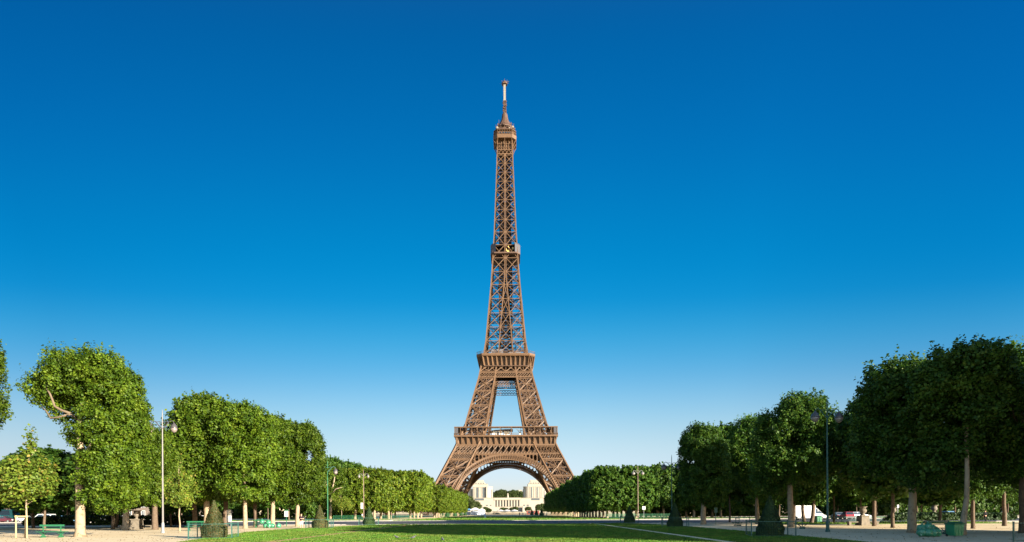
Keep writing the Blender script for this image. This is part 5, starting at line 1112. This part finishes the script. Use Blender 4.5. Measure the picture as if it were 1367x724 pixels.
# ---------------------------------------------------------------- people
def skin_obj(name, V, E, Rr, m, parent, root=0, sub=1):
    me = bpy.data.meshes.new(name); me.from_pydata([Vector(v) for v in V], E, []); me.materials.append(m)
    o = put(name, me, parent); o.modifiers.new('skin', 'SKIN'); sv = me.skin_vertices[0].data
    for i, r_ in enumerate(Rr): sv[i].radius = (r_, r_) if not isinstance(r_, tuple) else r_
    for i in range(len(V)): sv[i].use_root = (i == root)
    o.modifiers['skin'].use_smooth_shade = True
    s = o.modifiers.new('sub', 'SUBSURF'); s.levels = sub; s.render_levels = sub
    return o
def person(lab, x, y, rz, shirt, legs, arms, legpose, sleeves=.5, long_legs=False, s=1.0, group=None, cat='person'):
    """faces -y; arms: elbow and wrist per side; legpose: knee and ankle per side"""
    r = thing('person', lab, cat, (x, y, 0), rz, group, (s, s, s))
    V, E, Rr = [], [], []
    def v(p, rad, frm=None): V.append(p); Rr.append(rad); i = len(V) - 1; (E.append((frm, i)) if frm is not None else None); return i
    pel = v((0, 0, .93), (.15, .11)); bel = v((0, 0, 1.12), (.135, .10), pel); che = v((0, -.01, 1.32), (.165, .11), bel); nb = v((0, 0, 1.46), (.075, .07), che); nk = v((0, -.01, 1.53), .055, nb)
    h1 = v((0, -.02, 1.60), (.072, .085), nk); h2 = v((0, -.02, 1.68), (.078, .095), h1); v((0, -.01, 1.745), (.055, .065), h2)
    sh_pts = {}
    for sd in (-1, 1):
        el, wr = arms[0 if sd < 0 else 1]
        a0 = v((sd * .19, 0, 1.42), .062, che); a1 = v(el, .045, a0); a2 = v(wr, .030, a1); sh_pts[sd] = (V[a0], el, wr)
        d_ = (Vector(wr) - Vector(el)).normalized(); pm_ = Vector(wr) + d_ * .07; pa = v(pm_, (.036, .02), a2)
        side_ = d_.cross(Vector((0, 0, 1)) if abs(d_.z) < .8 else Vector((0, 1, 0))).normalized()
        for fi, (o_, ln) in enumerate(((-.03, .075), (-.010, .088), (.010, .082), (.03, .065))):
            f0 = v(pm_ + d_ * .03 + side_ * o_, .0095, pa); f1 = v(pm_ + d_ * (.03 + ln * .6) + side_ * o_ + Vector((0, .006, -.012)), .0085, f0); v(pm_ + d_ * (.03 + ln) + side_ * o_ + Vector((0, .012, -.03)), .007, f1)
        t0 = v(Vector(wr) + d_ * .05 + side_ * .045, .011, pa); v(Vector(wr) + d_ * .10 + side_ * .062, .009, t0)
        kn, an = legpose[0 if sd < 0 else 1]
        l0 = v((sd * .095, 0, .86), .085, pel); l1 = v(kn, .056, l0); l2 = v(an, .038, l1); v((an[0], an[1] - .10, max(.03, an[2] - .06)), .035, l2)
    skin_obj('body', V, E, Rr, M['skin'], r)
    b = MB(); b.sphere((0, .012, 1.70), .1, 12, 8, (.92, 1.08, .88)); b.build('hair', M['hair'], r, True)
    b = MB()
    for sd in (-1, 1): b.sphere((sd * .03, -.108, 1.675), .011, 8, 4)
    b.build('eyes', M['hair'], r)
    b = MB(); b.sphere((0, -.118, 1.645), .018, 8, 4, (.7, 1, 1.2)); b.sphere((0, -.105, 1.605), .02, 8, 4, (1.2, .4, .35)); b.sphere((-.082, -.01, 1.655), .022, 6, 4, (.4, .8, 1.3)); b.sphere((.082, -.01, 1.655), .022, 6, 4, (.4, .8, 1.3)); b.build('face_features', M['skin'], r, True)
    V2 = [(0, 0, .95), (0, 0, 1.12), (0, -.01, 1.32), (0, 0, 1.44)]; E2 = [(0, 1), (1, 2), (2, 3)]; R2 = [(.175, .135), (.165, .13), (.185, .135), (.10, .09)]
    for sd in (-1, 1):
        a, el, wr = sh_pts[sd]; i = len(V2); e2 = Vector(a).lerp(Vector(el), .75) if sleeves < .7 else Vector(el); V2 += [a, e2]; E2 += [(2, i), (i, i + 1)]; R2 += [.085, .072]
        if sleeves >= .7: V2.append(Vector(el).lerp(Vector(wr), .95)); E2.append((i + 1, i + 2)); R2.append(.055)
    skin_obj('shirt', V2, E2, R2, shirt, r, 1)
    V3 = [(0, 0, .96)]; E3 = []; R3 = [(.17, .13)]
    for sd in (-1, 1):
        kn, an = legpose[0 if sd < 0 else 1]; i = len(V3); V3 += [(sd * .098, 0, .82), Vector((sd * .098, 0, .86)).lerp(Vector(kn), .9 if not long_legs else 1.0)]; E3 += [(0, i), (i, i + 1)]; R3 += [.112, .098 if not long_legs else .085]
        if long_legs: V3.append(Vector(an) + Vector((0, 0, .02))); E3.append((i + 1, i + 2)); R3.append(.066)
    skin_obj('trousers' if long_legs else 'shorts', V3, E3, R3, legs, r, 0)
    for sd in (-1, 1):
        an = legpose[0 if sd < 0 else 1][1]; b = MB(); b.sphere((an[0], an[1] - .06, max(.05, an[2] - .035)), .14, 10, 6, (.36, 1.0, .36)); b.tube([(an[0], an[1], an[2] - .03), (an[0], an[1], an[2] + .05)], .05, 8); b.build('shoe', M['shoe'], r, True)
    return r
STAND = (((-.10, -.01, .48), (-.11, .02, .09)), ((.10, -.01, .48), (.11, .02, .09))); WALK = (((-.09, -.12, .48), (-.1, .02, .10)), ((.10, .02, .47), (.1, .26, .13)))
DOWN = (((-.25, .03, 1.14), (-.24, -.06, .90)), ((.25, .03, 1.14), (.24, -.06, .90))); BENT = (((-.27, .04, 1.16), (-.10, -.20, 1.20)), ((.27, .04, 1.16), (.06, -.22, 1.20)))
person('person in a dark t-shirt and white shorts with bent arms on the sand', *gp(402.3, 706.4), .05, M['navy'], M['shorts'], BENT, STAND)
person('person in black walking away under the shaded trees', *gp(1315.5, 697.0), PI + .1, M['suit'], M['suit'], DOWN, WALK, .9, True)
person('small person in a pale shirt far back in the right grove', gx(1338.5, 128), 128, .4, M['palecloth'], M['suit'], DOWN, STAND, .5, True)
person('person in blue beside the trunks of the right avenue', gx(766.5, 236), 236, 1.2, M['bluecloth'], M['suit'], DOWN, WALK, .5, True)
person('person in blue walking behind the left brown lamp post', gx(483.5, 152), 152, 1.5, M['palecloth'], M['suit'], DOWN, WALK, .5, True)
for (px, d_, sh_, lg_, ps, lab) in ((647.5, 300, 'shorts', 'bluecloth', DOWN, 'person in white far off below the tower beside the tents'), (693.7, 320, 'redcloth', 'suit', DOWN, 'person in red far off behind the green fence'), (726, 330, 'redcloth', 'palecloth', DOWN, 'person in red near the right tower leg'), (730, 300, 'shorts', 'suit', DOWN, 'person in white near the end of the right avenue'), (698, 310, 'palecloth', 'suit', DOWN, 'person in pale grey under the arch')):
    person(lab, gx(px, d_), d_, rnd.uniform(0, 6), M[sh_], M[lg_], ps, STAND, .5, True)
lt_ = thing('litter_can', 'small blue topped white can on the far lawn', 'bin', (gx(647.5, 190), 190, .05)); b = MB(); b.lathe([(.3, 0), (.34, .7), (.3, .75)], n=10); b.build('body', M['white'], lt_); b = MB(); b.lathe([(.36, .76), (.3, 1.0), (.05, 1.1)], n=10); b.build('lid', M['tentblue'], lt_)

# ---------------------------------------------------------------- birds on the lawn
def bird(lab, x, y, rz):
    b = MB(); pr = [(-.17, .02, .10), (-.1, .05, .105), (0, .08, .12), (.09, .07, .15), (.13, .042, .19), (.16, .045, .225), (.19, .035, .23), (.21, .012, .222), (.235, .004, .218)]
    b.loft([[(px_, rr * math.cos(2 * PI * k / 10), z + rr * .9 * math.sin(2 * PI * k / 10)) for k in range(10)] for px_, rr, z in pr])
    b.loft([[(-.3, -.03, .08), (-.3, .03, .08), (-.3, .03, .09), (-.3, -.03, .09)], [(-.15, -.025, .095), (-.15, .025, .095), (-.15, .025, .115), (-.15, -.025, .115)]])
    r = thing('pigeon', lab, 'bird', (x, y, .04), rz, 'pigeons on the lawn', (.95, .95, .95)); b.build('body', M['bird'], r, True)
    for s in (-1, 1): b = MB(); b.tube([(.0, s * .03, .06), (.01, s * .03, 0), (.05, s * .03, -.002)], .008, 5); b.build('leg', M['red'], r)
bird('dark pigeon on the shaded edge of the lawn, leftmost of the three', *gp(529.5, 720.0), 2.8)
bird('grey pigeon with a pale breast on the lawn between two others', *gp(551.5, 720.6), .2)
bird('pigeon at the bottom edge of the lawn, nearest of the three', *gp(591, 723.6), 1.9)

# ---------------------------------------------------------------- tents and parasols below the tower
def tent(lab, x, y, w, d_, h, m, legs=True):
    r = thing('tent', lab, 'tent', (x, y, 0), 0, 'market tents below the tower')
    b = MB(); b.loft([[(-w / 2, -d_ / 2, h * .62), (w / 2, -d_ / 2, h * .62), (w / 2, d_ / 2, h * .62), (-w / 2, d_ / 2, h * .62)], [(-w / 2, -d_ / 2, h * .74), (w / 2, -d_ / 2, h * .74), (w / 2, d_ / 2, h * .74), (-w / 2, d_ / 2, h * .74)], [(-w / 9, -.2, h), (w / 9, -.2, h), (w / 9, .2, h), (-w / 9, .2, h)]]); b.build('canopy', m, r)
    for sx in (-1, 1):
        for sy in (-1, 1): b = MB(); b.bar((sx * w * .48, sy * d_ * .48, 0), (sx * w * .48, sy * d_ * .48, h * .63), .14); b.build('pole', M['white'], r)
    b = MB(); b.box2((-w * .4, 0, 0), (w * .42, d_ * .4, h * .5)); b.build('stall', M['palecloth'], r)
tent('blue tent beside the end of the left avenue', gx(625, 430), 430, 8, 4, 4.6, M['tentblue'])
tent('white tent right of the blue tent below the tower', gx(634.5, 424), 424, 6.5, 4, 5.2, M['tentwhite'])
tent('pointed white tent in front of the palace terraces', gx(643.5, 418), 418, 4.5, 4, 4.6, M['tentwhite'])
for i, (px, lab) in enumerate(((668, 'leftmost white parasol of the terrace row'), (676.5, 'middle white parasol of the terrace row'), (686.5, 'rightmost white parasol of the terrace row'))):
    r = thing('parasol', lab, 'parasol', (gx(px, 560), 560, 0), 0, 'white parasols on the terrace'); b = MB(); b.lathe([(3.6, 3.0), (3.5, 3.3), (1.6, 4.0), (.1, 4.4)], n=8); b.build('canopy', M['tentwhite'], r); b = MB(); b.bar((0, 0, 0), (0, 0, 4.2), .14); b.build('pole', M['grey'], r)
r = thing('kiosk', 'long dark kiosk with pale base below the parasols', 'kiosk', (gx(677, 545), 545, 0)); b = MB(); b.box2((-13, 0, 0), (12, 3, 1.6)); b.build('counter', M['stoned'], r); b = MB(); b.box2((-13.5, -.6, 2.1), (12.5, 3.4, 2.6)); b.build('roof', M['darkroof'], r)
for u in (-12, -4, 4, 11): b = MB(); b.bar((u, .3, 1.6), (u, .3, 2.15), .2); b.build('post', M['grey'], r)
r = thing('kiosk', 'red fronted kiosk near the right tower leg', 'kiosk', (gx(711.5, 480), 480, 0)); b = MB(); b.box2((-5, 0, 0), (5, 3, 2.8)); b.build('wall', M['red'], r); b = MB(); b.box2((-5.5, -.8, 2.85), (5.5, 3.4, 3.2)); b.build('roof', M['stoned'], r)
for u in (-3, 0, 3): b = MB(); b.box2((u - .9, -.08, .9), (u + .9, -.02, 2.3)); b.build('window', M['glass'], r)
